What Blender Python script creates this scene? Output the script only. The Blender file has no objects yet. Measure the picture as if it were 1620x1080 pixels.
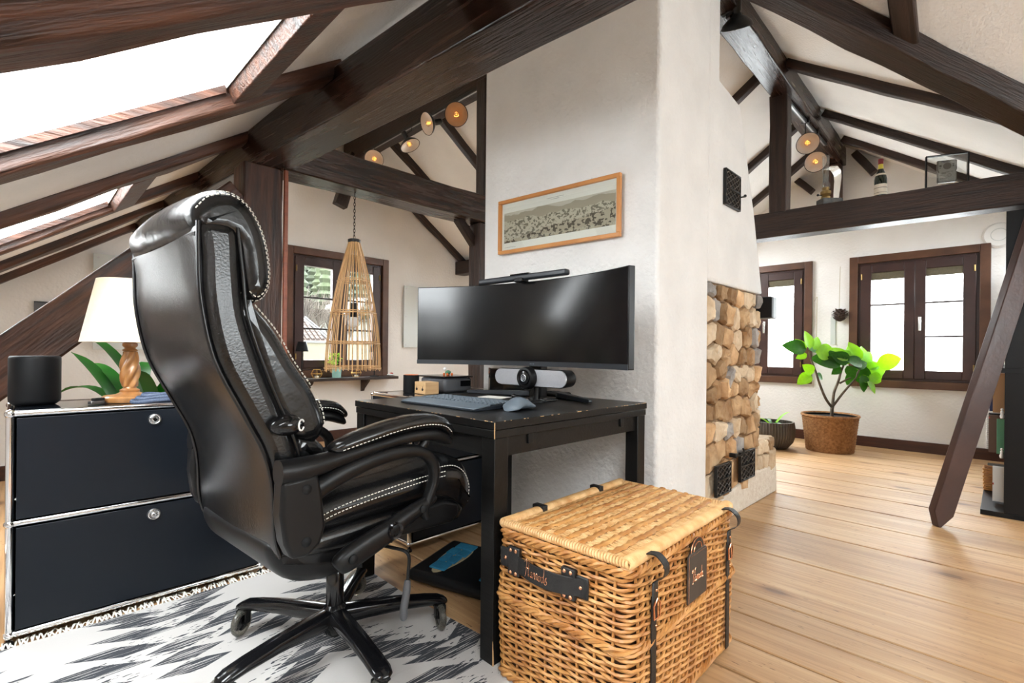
import bpy, bmesh, math, random
from mathutils import Vector, Matrix
random.seed(7)
PI = math.pi
S2 = math.sqrt(.5)
SC = bpy.context.scene
COL = SC.collection
R_ = math.radians

# ------------------------------------------------------------------ camera, world, exposure
cam = bpy.data.cameras.new('camera')
cam.sensor_width = 36.0
cam.lens = 36.0 * 780.0 / 1620.0
cam.shift_y = 17.0 / 1620.0
cam.clip_start = .02
cam.clip_end = 500
camo = bpy.data.objects.new('camera', cam)
COL.objects.link(camo)
fwd = Vector((S2, S2, 0))
rgt = Vector((S2, -S2, 0))
upv = Vector((0, 0, 1))
ROLL = R_(.55)
cx = rgt * math.cos(ROLL) + upv * math.sin(ROLL)
cy = -rgt * math.sin(ROLL) + upv * math.cos(ROLL)
m3 = Matrix((cx, cy, -fwd)).transposed()
camo.matrix_world = Matrix.Translation((0, 0, .95)) @ m3.to_4x4()
SC.camera = camo

world = bpy.data.worlds.new('overcast_sky')
SC.world = world
world.use_nodes = True
bg = world.node_tree.nodes['Background']
bg.inputs['Color'].default_value = (.94, .972, 1.0, 1)
bg.inputs['Strength'].default_value = 1.0
SC.view_settings.view_transform = 'Standard'
SC.view_settings.look = 'None'
SC.view_settings.gamma = 1
SC.view_settings.use_curve_mapping = False
SC.view_settings.exposure = 4.8
SC.cycles.max_bounces = 10
SC.cycles.diffuse_bounces = 7
SC.cycles.glossy_bounces = 4
SC.cycles.transparent_max_bounces = 12
SC.cycles.sample_clamp_indirect = 8
SC.cycles.use_denoising = True


def portal(loc, rot, sx, sy):
    l = bpy.data.lights.new('window_portal', 'AREA')
    l.shape = 'RECTANGLE'
    l.size = sx
    l.size_y = sy
    l.cycles.is_portal = True
    o = bpy.data.objects.new('window_portal', l)
    COL.objects.link(o)
    o.location = loc
    o.rotation_euler = rot


# ------------------------------------------------------------------ materials
MATS = {}


def pm(name, c1, c2=None, rough=.5, metal=0., scale=6., stretch=(1, 1, 1), detail=4., bump=0., bscale=60., bstretch=None,
       spec=.5, coat=0., rnd=0., ramp=(.3, .7), rvar=0., alpha=None, trans=0., sheen=0., emit=None, coat_rough=.1, sub=0.):
    m = bpy.data.materials.new(name)
    m.use_nodes = True
    nt = m.node_tree
    N, L = nt.nodes, nt.links
    b = N['Principled BSDF']
    b.inputs['Roughness'].default_value = rough
    b.inputs['Metallic'].default_value = metal
    b.inputs['Specular IOR Level'].default_value = spec
    b.inputs['Coat Weight'].default_value = coat
    b.inputs['Coat Roughness'].default_value = coat_rough
    b.inputs['Transmission Weight'].default_value = trans
    b.inputs['Sheen Weight'].default_value = sheen
    tc = N.new('ShaderNodeTexCoord')
    vec = tc.outputs['Object']
    oi = None
    if rnd:
        oi = N.new('ShaderNodeObjectInfo')
        va = N.new('ShaderNodeVectorMath')
        va.operation = 'MULTIPLY_ADD'
        cv = N.new('ShaderNodeCombineXYZ')
        for i in range(3):
            L.new(oi.outputs['Random'], cv.inputs[i])
        L.new(cv.outputs[0], va.inputs[0])
        va.inputs[1].default_value = (37, 53, 71)
        L.new(vec, va.inputs[2])
        vec = va.outputs[0]
    col_out = None
    if c2 is not None:
        mp = N.new('ShaderNodeMapping')
        mp.inputs['Scale'].default_value = stretch
        L.new(vec, mp.inputs[0])
        nz = N.new('ShaderNodeTexNoise')
        nz.inputs['Scale'].default_value = scale
        nz.inputs['Detail'].default_value = detail
        L.new(mp.outputs[0], nz.inputs['Vector'])
        cr = N.new('ShaderNodeValToRGB')
        cr.color_ramp.elements[0].position = ramp[0]
        cr.color_ramp.elements[1].position = ramp[1]
        cr.color_ramp.elements[0].color = (*c1, 1)
        cr.color_ramp.elements[1].color = (*c2, 1)
        L.new(nz.outputs['Fac'], cr.inputs[0])
        col_out = cr.outputs[0]
        if rvar:
            ma = N.new('ShaderNodeMath')
            ma.operation = 'MULTIPLY_ADD'
            L.new(nz.outputs['Fac'], ma.inputs[0])
            ma.inputs[1].default_value = rvar
            ma.inputs[2].default_value = rough - rvar * .5
            L.new(ma.outputs[0], b.inputs['Roughness'])
    else:
        b.inputs['Base Color'].default_value = (*c1, 1)
    if col_out is not None:
        if rnd:
            hs = N.new('ShaderNodeHueSaturation')
            ma = N.new('ShaderNodeMath')
            ma.operation = 'MULTIPLY_ADD'
            L.new(oi.outputs['Random'], ma.inputs[0])
            ma.inputs[1].default_value = rnd
            ma.inputs[2].default_value = 1 - rnd * .5
            L.new(ma.outputs[0], hs.inputs['Value'])
            L.new(col_out, hs.inputs['Color'])
            col_out = hs.outputs[0]
        L.new(col_out, b.inputs['Base Color'])
    if bump:
        mp2 = N.new('ShaderNodeMapping')
        mp2.inputs['Scale'].default_value = bstretch or stretch
        L.new(vec, mp2.inputs[0])
        n2 = N.new('ShaderNodeTexNoise')
        n2.inputs['Scale'].default_value = bscale
        n2.inputs['Detail'].default_value = 5
        L.new(mp2.outputs[0], n2.inputs['Vector'])
        bp = N.new('ShaderNodeBump')
        bp.inputs['Strength'].default_value = bump
        bp.inputs['Distance'].default_value = .01
        L.new(n2.outputs['Fac'], bp.inputs['Height'])
        L.new(bp.outputs[0], b.inputs['Normal'])
    if emit:
        b.inputs['Emission Color'].default_value = (*emit[0], 1)
        b.inputs['Emission Strength'].default_value = emit[1]
    if alpha is not None:
        b.inputs['Alpha'].default_value = alpha
    MATS[name] = m
    return m


pm('plaster', (.80, .79, .765), (.86, .85, .83), rough=.9, scale=3, bump=.35, bscale=45, spec=.2)
pm('plaster_rough', (.76, .755, .74), (.84, .835, .82), rough=.95, scale=4, bump=.8, bscale=38, spec=.2)
pm('ceiling_plaster', (.80, .795, .78), (.87, .865, .85), rough=.92, scale=3, bump=.45, bscale=60, spec=.2)
pm('white_lining', (.88, .88, .87), rough=.6)
pm('beam', (.010, .0058, .0045), (.042, .020, .0135), rough=.42, scale=3.2, stretch=(1, 14, 14), bump=.5, bscale=9, rnd=.5, rvar=.25, spec=.45)
pm('beam_gloss', (.011, .006, .004), (.045, .020, .012), rough=.26, scale=3.2, stretch=(1, 14, 14), bump=.22, bscale=9, rnd=.3, rvar=.16, spec=.5)
pm('beam_red', (.015, .0075, .0055), (.105, .038, .018), rough=.45, scale=3.0, stretch=(1, 11, 11), bump=.7, bscale=8, rnd=.5, rvar=.3)
pm('post_trim', (.19, .045, .018), (.27, .07, .028), rough=.4, scale=3, stretch=(1, 14, 14))
pm('window_wood', (.032, .014, .012), (.062, .027, .021), rough=.35, scale=4, stretch=(1, 1, 1), bump=.15, bscale=30)
pm('case_wood', (.06, .024, .012), (.13, .055, .026), rough=.4, scale=5, stretch=(1, 1, 1), bump=.2, bscale=30)
pm('baseboard_wood', (.040, .014, .009), (.075, .026, .015), rough=.4, scale=4, stretch=(12, 1, 12))
pm('subfloor', (.012, .007, .004), rough=1., spec=.05)


def plank_mat():
    m = bpy.data.materials.new('plank')
    m.use_nodes = True
    nt = m.node_tree
    N, L = nt.nodes, nt.links
    b = N['Principled BSDF']
    tc = N.new('ShaderNodeTexCoord')
    oi = N.new('ShaderNodeObjectInfo')
    cv = N.new('ShaderNodeCombineXYZ')
    for i in range(3):
        L.new(oi.outputs['Random'], cv.inputs[i])
    va = N.new('ShaderNodeVectorMath')
    va.operation = 'MULTIPLY_ADD'
    L.new(cv.outputs[0], va.inputs[0])
    va.inputs[1].default_value = (31, 57, 13)
    L.new(tc.outputs['Object'], va.inputs[2])

    def noise(stretch, scale, detail, dist=0.):
        mp = N.new('ShaderNodeMapping')
        mp.inputs['Scale'].default_value = stretch
        L.new(va.outputs[0], mp.inputs[0])
        n = N.new('ShaderNodeTexNoise')
        n.inputs['Scale'].default_value = scale
        n.inputs['Detail'].default_value = detail
        n.inputs['Distortion'].default_value = dist
        L.new(mp.outputs[0], n.inputs['Vector'])
        return n.outputs['Fac']

    def ramp(f, *st):
        cr = N.new('ShaderNodeValToRGB')
        e = cr.color_ramp.elements
        while len(e) < len(st):
            e.new(.5)
        for k, (p, c) in enumerate(st):
            e[k].position = p
            e[k].color = (*c, 1)
        L.new(f, cr.inputs[0])
        return cr.outputs[0]
    base = ramp(noise((1, .12, 1), 7, 5, .6), (.25, (.43, .232, .098)), (.5, (.545, .325, .150)), (.75, (.63, .41, .210)))
    grain = ramp(noise((1, .035, 1), 60, 4, .3), (.35, (.62, .55, .48)), (.6, (1, 1, 1)))
    mx = N.new('ShaderNodeMix')
    mx.data_type = 'RGBA'
    mx.blend_type = 'MULTIPLY'
    mx.inputs[0].default_value = .55
    L.new(base, mx.inputs[6])
    L.new(grain, mx.inputs[7])
    # knots
    mp = N.new('ShaderNodeMapping')
    mp.inputs['Scale'].default_value = (2.6, 1.15, 1)
    L.new(va.outputs[0], mp.inputs[0])
    vo = N.new('ShaderNodeTexVoronoi')
    vo.voronoi_dimensions = '2D'
    vo.inputs['Scale'].default_value = 1.0
    L.new(mp.outputs[0], vo.inputs['Vector'])
    kn = ramp(vo.outputs['Distance'], (.035, (.30, .21, .15)), (.075, (.80, .70, .60)), (.12, (1, 1, 1)))
    m2 = N.new('ShaderNodeMix')
    m2.data_type = 'RGBA'
    m2.blend_type = 'MULTIPLY'
    m2.inputs[0].default_value = .8
    L.new(mx.outputs[2], m2.inputs[6])
    L.new(kn, m2.inputs[7])
    # worm holes and flecks
    fl = ramp(noise((1, .2, 1), 130, 2), (.26, (.28, .18, .12)), (.33, (1, 1, 1)))
    m4 = N.new('ShaderNodeMix')
    m4.data_type = 'RGBA'
    m4.blend_type = 'MULTIPLY'
    m4.inputs[0].default_value = .8
    L.new(m2.outputs[2], m4.inputs[6])
    L.new(fl, m4.inputs[7])
    hs = N.new('ShaderNodeHueSaturation')
    ma = N.new('ShaderNodeMath')
    ma.operation = 'MULTIPLY_ADD'
    L.new(oi.outputs['Random'], ma.inputs[0])
    ma.inputs[1].default_value = .3
    ma.inputs[2].default_value = .85
    L.new(ma.outputs[0], hs.inputs['Value'])
    hs.inputs['Saturation'].default_value = .98
    L.new(m4.outputs[2], hs.inputs['Color'])
    L.new(hs.outputs[0], b.inputs['Base Color'])
    b.inputs['Roughness'].default_value = .5
    bp = N.new('ShaderNodeBump')
    bp.inputs['Strength'].default_value = .25
    bp.inputs['Distance'].default_value = .006
    L.new(noise((1, .035, 1), 60, 4, .3), bp.inputs['Height'])
    L.new(bp.outputs[0], b.inputs['Normal'])
    MATS['plank'] = m


plank_mat()


def rug_mat():
    m = bpy.data.materials.new('rug')
    m.use_nodes = True
    nt = m.node_tree
    N, L = nt.nodes, nt.links
    b = N['Principled BSDF']
    tc = N.new('ShaderNodeTexCoord')
    sp = N.new('ShaderNodeSeparateXYZ')
    L.new(tc.outputs['Object'], sp.inputs[0])

    def M(op, a, c=None, d=None):
        n = N.new('ShaderNodeMath')
        n.operation = op
        for i, v in enumerate((a, c, d)):
            if v is None:
                continue
            if isinstance(v, (int, float)):
                n.inputs[i].default_value = v
            else:
                L.new(v, n.inputs[i])
        return n.outputs[0]
    X, Y = sp.outputs[0], sp.outputs[1]
    # big serrated diamonds, teeth running along X
    px = M('PINGPONG', M('ADD', X, .03), .31)            # 0..31 cm
    row = .078
    yr = M('DIVIDE', Y, row)
    tooth = M('FRACT', yr)                               # sawtooth per weft band
    stepy = M('FLOOR', yr)
    py = M('PINGPONG', M('MULTIPLY', stepy, row), .42)
    d = M('ADD', px, M('MULTIPLY', py, .72))
    d = M('ADD', d, M('MULTIPLY', tooth, .13))
    band = M('LESS_THAN', M('ABSOLUTE', M('SUBTRACT', d, .32)), .060)
    lens = M('LESS_THAN', M('ADD', M('ABSOLUTE', M('SUBTRACT', M('PINGPONG', M('ADD', X, .03), .31), .30)), M('MULTIPLY', M('ABSOLUTE', M('SUBTRACT', tooth, .5)), .2)), .09)
    gap = M('GREATER_THAN', M('PINGPONG', stepy, 7.), 5.2)
    lens = M('MULTIPLY', lens, gap)
    pat = M('MAXIMUM', band, lens)
    # weft threads: thin broken lines along X
    mp = N.new('ShaderNodeMapping')
    mp.inputs['Scale'].default_value = (5, 260, 1)
    L.new(tc.outputs['Object'], mp.inputs[0])
    nz = N.new('ShaderNodeTexNoise')
    nz.inputs['Scale'].default_value = 1
    nz.inputs['Detail'].default_value = 2
    L.new(mp.outputs[0], nz.inputs['Vector'])
    br = M('GREATER_THAN', nz.outputs['Fac'], .42)
    pat = M('MULTIPLY', pat, br)
    # dashed lines beside the teeth
    dash_zone = M('LESS_THAN', M('ABSOLUTE', M('SUBTRACT', d, .40)), .05)
    mp3 = N.new('ShaderNodeMapping')
    mp3.inputs['Scale'].default_value = (30, 120, 1)
    L.new(tc.outputs['Object'], mp3.inputs[0])
    n3 = N.new('ShaderNodeTexNoise')
    n3.inputs['Scale'].default_value = 1
    L.new(mp3.outputs[0], n3.inputs['Vector'])
    pat = M('MAXIMUM', pat, M('MULTIPLY', dash_zone, M('GREATER_THAN', n3.outputs['Fac'], .60)))
    mx = N.new('ShaderNodeMix')
    mx.data_type = 'RGBA'
    L.new(pat, mx.inputs[0])
    mx.inputs[6].default_value = (.575, .555, .535, 1)
    mx.inputs[7].default_value = (.062, .066, .075, 1)
    L.new(mx.outputs[2], b.inputs['Base Color'])
    b.inputs['Roughness'].default_value = .95
    b.inputs['Specular IOR Level'].default_value = .1
    bp = N.new('ShaderNodeBump')
    bp.inputs['Strength'].default_value = .5
    bp.inputs['Distance'].default_value = .003
    L.new(nz.outputs['Fac'], bp.inputs['Height'])
    L.new(bp.outputs[0], b.inputs['Normal'])
    MATS['rug'] = m


rug_mat()
pm('leather', (.0045, .0045, .005), (.007, .007, .0075), rough=.25, scale=30, bump=.08, bscale=190, spec=.6, rvar=.08)
pm('leather_soft', (.0045, .0045, .005), (.007, .007, .0075), rough=.22, scale=9, bump=.25, bscale=13, spec=.6, rvar=.08)
pm('leather_piping', (.006, .006, .007), rough=.25)
pm('thread', (.78, .75, .68), rough=.8)
pm('black_plastic', (.0055, .0055, .006), rough=.36, spec=.28)
pm('black_gloss', (.006, .006, .007), rough=.14, spec=.5)
pm('black_matt', (.006, .0065, .0075), rough=.5, spec=.22)
pm('grey_plastic', (.10, .105, .115), rough=.4)
pm('chrome', (.86, .86, .87), rough=.09, metal=1.)
pm('steel', (.55, .55, .56), rough=.28, metal=1.)
pm('tyre', (.30, .29, .25), rough=.15, trans=.75, spec=.5)
pm('white_plastic', (.80, .80, .78), rough=.4)
pm('navy_panel', (.0085, .0110, .0155), rough=.30, spec=.22)
pm('navy_top', (.012, .014, .019), rough=.07, spec=.5, coat=.4, coat_rough=.04)
pm('desk_black', (.0055, .0052, .005), (.0095, .0088, .0082), rough=.32, spec=.26, scale=3, stretch=(10, 1, 10), bump=.08, bscale=10)
pm('bare_wood', (.55, .33, .15), (.66, .43, .22), rough=.6, scale=8, stretch=(1, 1, 8))
pm('wicker', (.34, .125, .028), (.64, .33, .105), rough=.42, scale=16, ramp=(.3, .7), bump=.2, bscale=90, spec=.5)
pm('wicker_lid', (.55, .28, .095), (.78, .53, .26), rough=.4, scale=22, ramp=(.3, .7), spec=.5)
pm('wicker_dark', (.06, .025, .01), rough=.9)
pm('copper', (.85, .42, .24), rough=.25, metal=1.)
pm('strap_leather', (.010, .0095, .0095), (.016, .015, .014), rough=.42, scale=30, bump=.15, bscale=200)
pm('plaque_leather', (.040, .032, .026), (.055, .045, .036), rough=.5, scale=30)
pm('mortar', (.22, .135, .075), (.36, .24, .145), rough=.95, scale=14, bump=.9, bscale=70, spec=.2)
pm('stone', (.30, .155, .065), (.68, .47, .27), rough=.85, scale=7, detail=6, bump=1., bscale=22, rnd=.75, spec=.25, ramp=(.28, .72))
pm('stone_pale', (.55, .40, .25), (.78, .65, .48), rough=.85, scale=9, detail=6, bump=1., bscale=24, rnd=.3, spec=.25)
pm('stone_grey', (.25, .235, .225), (.50, .46, .42), rough=.85, scale=9, detail=6, bump=1., bscale=24, rnd=.3, spec=.25)
pm('plinth', (.66, .58, .48), (.78, .72, .63), rough=.95, scale=30, bump=.7, bscale=70, spec=.2)
pm('iron', (.010, .010, .010), rough=.45, metal=.3)
pm('iron_edge', (.20, .19, .18), rough=.35, metal=.8)
pm('screen', (.003, .0032, .0038), rough=.17, spec=.4)
pm('bezel', (.018, .021, .026), rough=.35)
pm('slate', (.105, .135, .165), (.13, .16, .19), rough=.5, scale=5)
pm('slate_dark', (.014, .018, .024), rough=.6, spec=.2)
pm('mesh_grey', (.40, .41, .44), (.50, .51, .54), rough=.35, metal=.55, scale=400)
pm('frame_orange', (.50, .20, .055), (.66, .30, .095), rough=.4, scale=5, stretch=(1, 1, 1))
pm('paper', (.80, .78, .72), rough=.8)
pm('shade_cloth', (.76, .64, .46), (.80, .69, .51), rough=.9, scale=60)
pm('turned_wood', (.26, .105, .030), (.52, .25, .085), rough=.33, scale=6, stretch=(6, 6, 1), coat=.3)
pm('cable_blue', (.035, .055, .105), (.10, .13, .20), rough=.6, scale=300)


def leaf_mat(name, c1, c2, tr, rough=.35):
    m = pm(name, c1, c2, rough=rough, scale=8, rnd=.4)
    nt = m.node_tree
    N, L = nt.nodes, nt.links
    b = N['Principled BSDF']
    t = N.new('ShaderNodeBsdfTranslucent')
    t.inputs[0].default_value = (*tr, 1)
    mx = N.new('ShaderNodeMixShader')
    mx.inputs[0].default_value = .5
    L.new(b.outputs[0], mx.inputs[1])
    L.new(t.outputs[0], mx.inputs[2])
    L.new(mx.outputs[0], N['Material Output'].inputs[0])


leaf_mat('leaf_dark', (.012, .085, .010), (.028, .17, .018), (.03, .20, .01))
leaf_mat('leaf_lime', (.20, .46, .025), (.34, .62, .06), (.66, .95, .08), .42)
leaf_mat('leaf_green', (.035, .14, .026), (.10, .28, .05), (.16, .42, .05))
pm('bark', (.09, .065, .045), (.19, .15, .11), rough=.85, scale=20, bump=.5, bscale=60)
pm('rattan', (.52, .29, .115), (.72, .46, .22), rough=.5, scale=10, rnd=.3)
pm('seagrass', (.24, .10, .032), (.47, .24, .088), rough=.75, scale=45, bump=1., bscale=90)
pm('soil', (.02, .014, .01), rough=.95)
pm('ribbed_pot', (.055, .045, .036), (.085, .072, .058), rough=.4, scale=6)
pm('terracotta', (.36, .10, .03), rough=.7)
pm('enamel_inside', (.62, .59, .55), (.75, .72, .68), rough=.3, scale=8, spec=.5)
pm('enamel_warm', (.42, .27, .16), (.55, .40, .28), rough=.3, scale=8)
pm('shade_black', (.012, .012, .012), rough=.4)
pm('bulb_glass', (.95, .85, .68), rough=.05, trans=.92)
pm('filament', (1., .5, .12), rough=.4, emit=((1., .42, .08), .13))
pm('gold', (.80, .50, .16), rough=.28, metal=1.)
pm('turquoise', (.30, .62, .56), (.42, .70, .66), rough=.6, scale=20)
pm('frost', (.62, .66, .64), rough=.22, spec=.5)
pm('book_rust', (.33, .085, .030), (.40, .12, .05), rough=.6, scale=8)
pm('book_navy', (.014, .026, .105), rough=.5)
pm('book_tan', (.44, .25, .12), rough=.7)
pm('book_brown', (.10, .05, .03), rough=.6)
pm('book_white', (.72, .71, .68), rough=.6)
pm('book_green', (.10, .28, .16), rough=.6)
pm('book_red', (.45, .06, .04), rough=.6)
pm('shelf_black', (.006, .0065, .0075), rough=.38, spec=.22)
pm('shelf_edge', (.20, .20, .20), rough=.3)
pm('bottle_glass', (.006, .012, .006), rough=.06, spec=.6)
pm('bottle_label', (.62, .55, .44), (.72, .66, .56), rough=.8, scale=20)
pm('capsule_red', (.20, .012, .02), rough=.4)
pm('yellow_foil', (.62, .52, .06), rough=.4)
pm('brass', (.30, .20, .08), rough=.4, metal=1.)
pm('tin', (.66, .65, .62), rough=.25, metal=1.)
pm('stone_base', (.05, .055, .055), (.12, .12, .115), rough=.7, scale=30)
pm('orange', (.80, .16, .015), rough=.5)
pm('blue_foam', (.010, .155, .29), (.014, .20, .36), rough=.7, scale=80)
pm('cord_tan', (.40, .33, .20), rough=.9)
pm('cone', (.035, .018, .012), (.075, .04, .026), rough=.8, scale=40)
pm('gravel', (.30, .29, .27), (.38, .37, .35), rough=.95, scale=3)  # pale so that the added ground outside bounces light up
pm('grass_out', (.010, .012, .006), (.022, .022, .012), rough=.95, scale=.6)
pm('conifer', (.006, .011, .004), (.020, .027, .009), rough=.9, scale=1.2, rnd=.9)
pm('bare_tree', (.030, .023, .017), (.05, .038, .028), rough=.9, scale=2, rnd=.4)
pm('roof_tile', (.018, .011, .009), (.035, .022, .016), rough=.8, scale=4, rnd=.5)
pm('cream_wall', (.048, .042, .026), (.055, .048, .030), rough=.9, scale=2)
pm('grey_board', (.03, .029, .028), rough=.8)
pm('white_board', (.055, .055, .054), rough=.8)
pm('blind', (.10, .085, .05), (.13, .11, .07), rough=.8, scale=60)
pm('drive_label', (.50, .49, .46), (.56, .55, .52), rough=.4, scale=10)
pm('drive_ink', (.02, .03, .10), rough=.6)
pm('drive_grey', (.22, .20, .18), rough=.4, metal=.5)
pm('print_dark', (.16, .15, .13), rough=.9)


def glass_mat(name, tint, gloss, rough=.0):
    m = bpy.data.materials.new(name)
    m.use_nodes = True
    nt = m.node_tree
    N, L = nt.nodes, nt.links
    N.remove(N['Principled BSDF'])
    t = N.new('ShaderNodeBsdfTransparent')
    t.inputs[0].default_value = (*tint, 1)
    g = N.new('ShaderNodeBsdfGlossy')
    g.inputs['Roughness'].default_value = rough
    mx = N.new('ShaderNodeMixShader')
    mx.inputs[0].default_value = gloss
    L.new(t.outputs[0], mx.inputs[1])
    L.new(g.outputs[0], mx.inputs[2])
    L.new(mx.outputs[0], N['Material Output'].inputs[0])
    MATS[name] = m


glass_mat('pane_glass', (.97, .985, .98), .05)
glass_mat('clear_glass', (.93, .95, .95), .12)


def print_mat():
    """sepia hill panorama: flat print on the paper of the framed picture (local x along, z up)"""
    m = bpy.data.materials.new('panorama_print')
    m.use_nodes = True
    nt = m.node_tree
    N, L = nt.nodes, nt.links
    b = N['Principled BSDF']
    b.inputs['Roughness'].default_value = .25
    tc = N.new('ShaderNodeTexCoord')
    sp = N.new('ShaderNodeSeparateXYZ')
    L.new(tc.outputs['Object'], sp.inputs[0])

    def noise(sc, stretch, det=4):
        mp = N.new('ShaderNodeMapping')
        mp.inputs['Scale'].default_value = stretch
        L.new(tc.outputs['Object'], mp.inputs[0])
        n = N.new('ShaderNodeTexNoise')
        n.inputs['Scale'].default_value = sc
        n.inputs['Detail'].default_value = det
        L.new(mp.outputs[0], n.inputs['Vector'])
        return n.outputs['Fac']

    def M(op, a, c=None):
        n = N.new('ShaderNodeMath')
        n.operation = op
        for i, v in enumerate((a, c)):
            if v is None:
                continue
            if isinstance(v, (int, float)):
                n.inputs[i].default_value = v
            else:
                L.new(v, n.inputs[i])
        return n.outputs[0]

    def mixc(f, a, c):
        n = N.new('ShaderNodeMix')
        n.data_type = 'RGBA'
        L.new(f, n.inputs[0])
        for i, v in ((6, a), (7, c)):
            if isinstance(v, tuple):
                n.inputs[i].default_value = (*v, 1)
            else:
                L.new(v, n.inputs[i])
        return n.outputs[2]
    z, x = sp.outputs[2], sp.outputs[0]
    far = M('LESS_THAN', z, M('ADD', M('MULTIPLY', noise(6, (1, 1, 0)), .10), .105))
    mid = M('LESS_THAN', z, M('ADD', M('MULTIPLY', noise(9, (1, 1, 0)), .07), .085))
    near = M('LESS_THAN', z, M('ADD', M('MULTIPLY', noise(5, (1, 1, 0)), .05), M('MULTIPLY', M('SUBTRACT', x, .12), .11)))
    blot = M('GREATER_THAN', noise(70, (1, 1, 1.2), 3), .54)
    sky = mixc(noise(5, (1, 1, 3)), (.46, .41, .33), (.70, .65, .56))
    c = mixc(far, sky, (.40, .35, .27))
    dk = mixc(M('MULTIPLY', blot, .75), (.54, .48, .38), (.10, .085, .06))
    c = mixc(mid, c, dk)
    nk = mixc(M('MULTIPLY', M('GREATER_THAN', noise(48, (1, 1, 1.3), 3), .53), .9), (.44, .385, .29), (.075, .06, .045))
    c = mixc(near, c, nk)
    L.new(c, b.inputs['Base Color'])
    MATS['panorama_print'] = m


print_mat()

# ------------------------------------------------------------------ mesh helpers


def catmull(pts, n=4, closed=False):
    P = [Vector(p) for p in pts]
    out = []
    N = len(P)
    rng = range(N) if closed else range(N - 1)
    for i in rng:
        if closed:
            a, b, c, d = P[(i - 1) % N], P[i], P[(i + 1) % N], P[(i + 2) % N]
        else:
            a, b, c, d = P[max(i - 1, 0)], P[i], P[i + 1], P[min(i + 2, N - 1)]
        for k in range(n):
            t = k / n
            out.append(.5 * ((2 * b) + (c - a) * t + (2 * a - 5 * b + 4 * c - d) * t * t + (3 * b - a - 3 * c + d) * t ** 3))
    if not closed:
        out.append(P[-1].copy())
    return out


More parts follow.
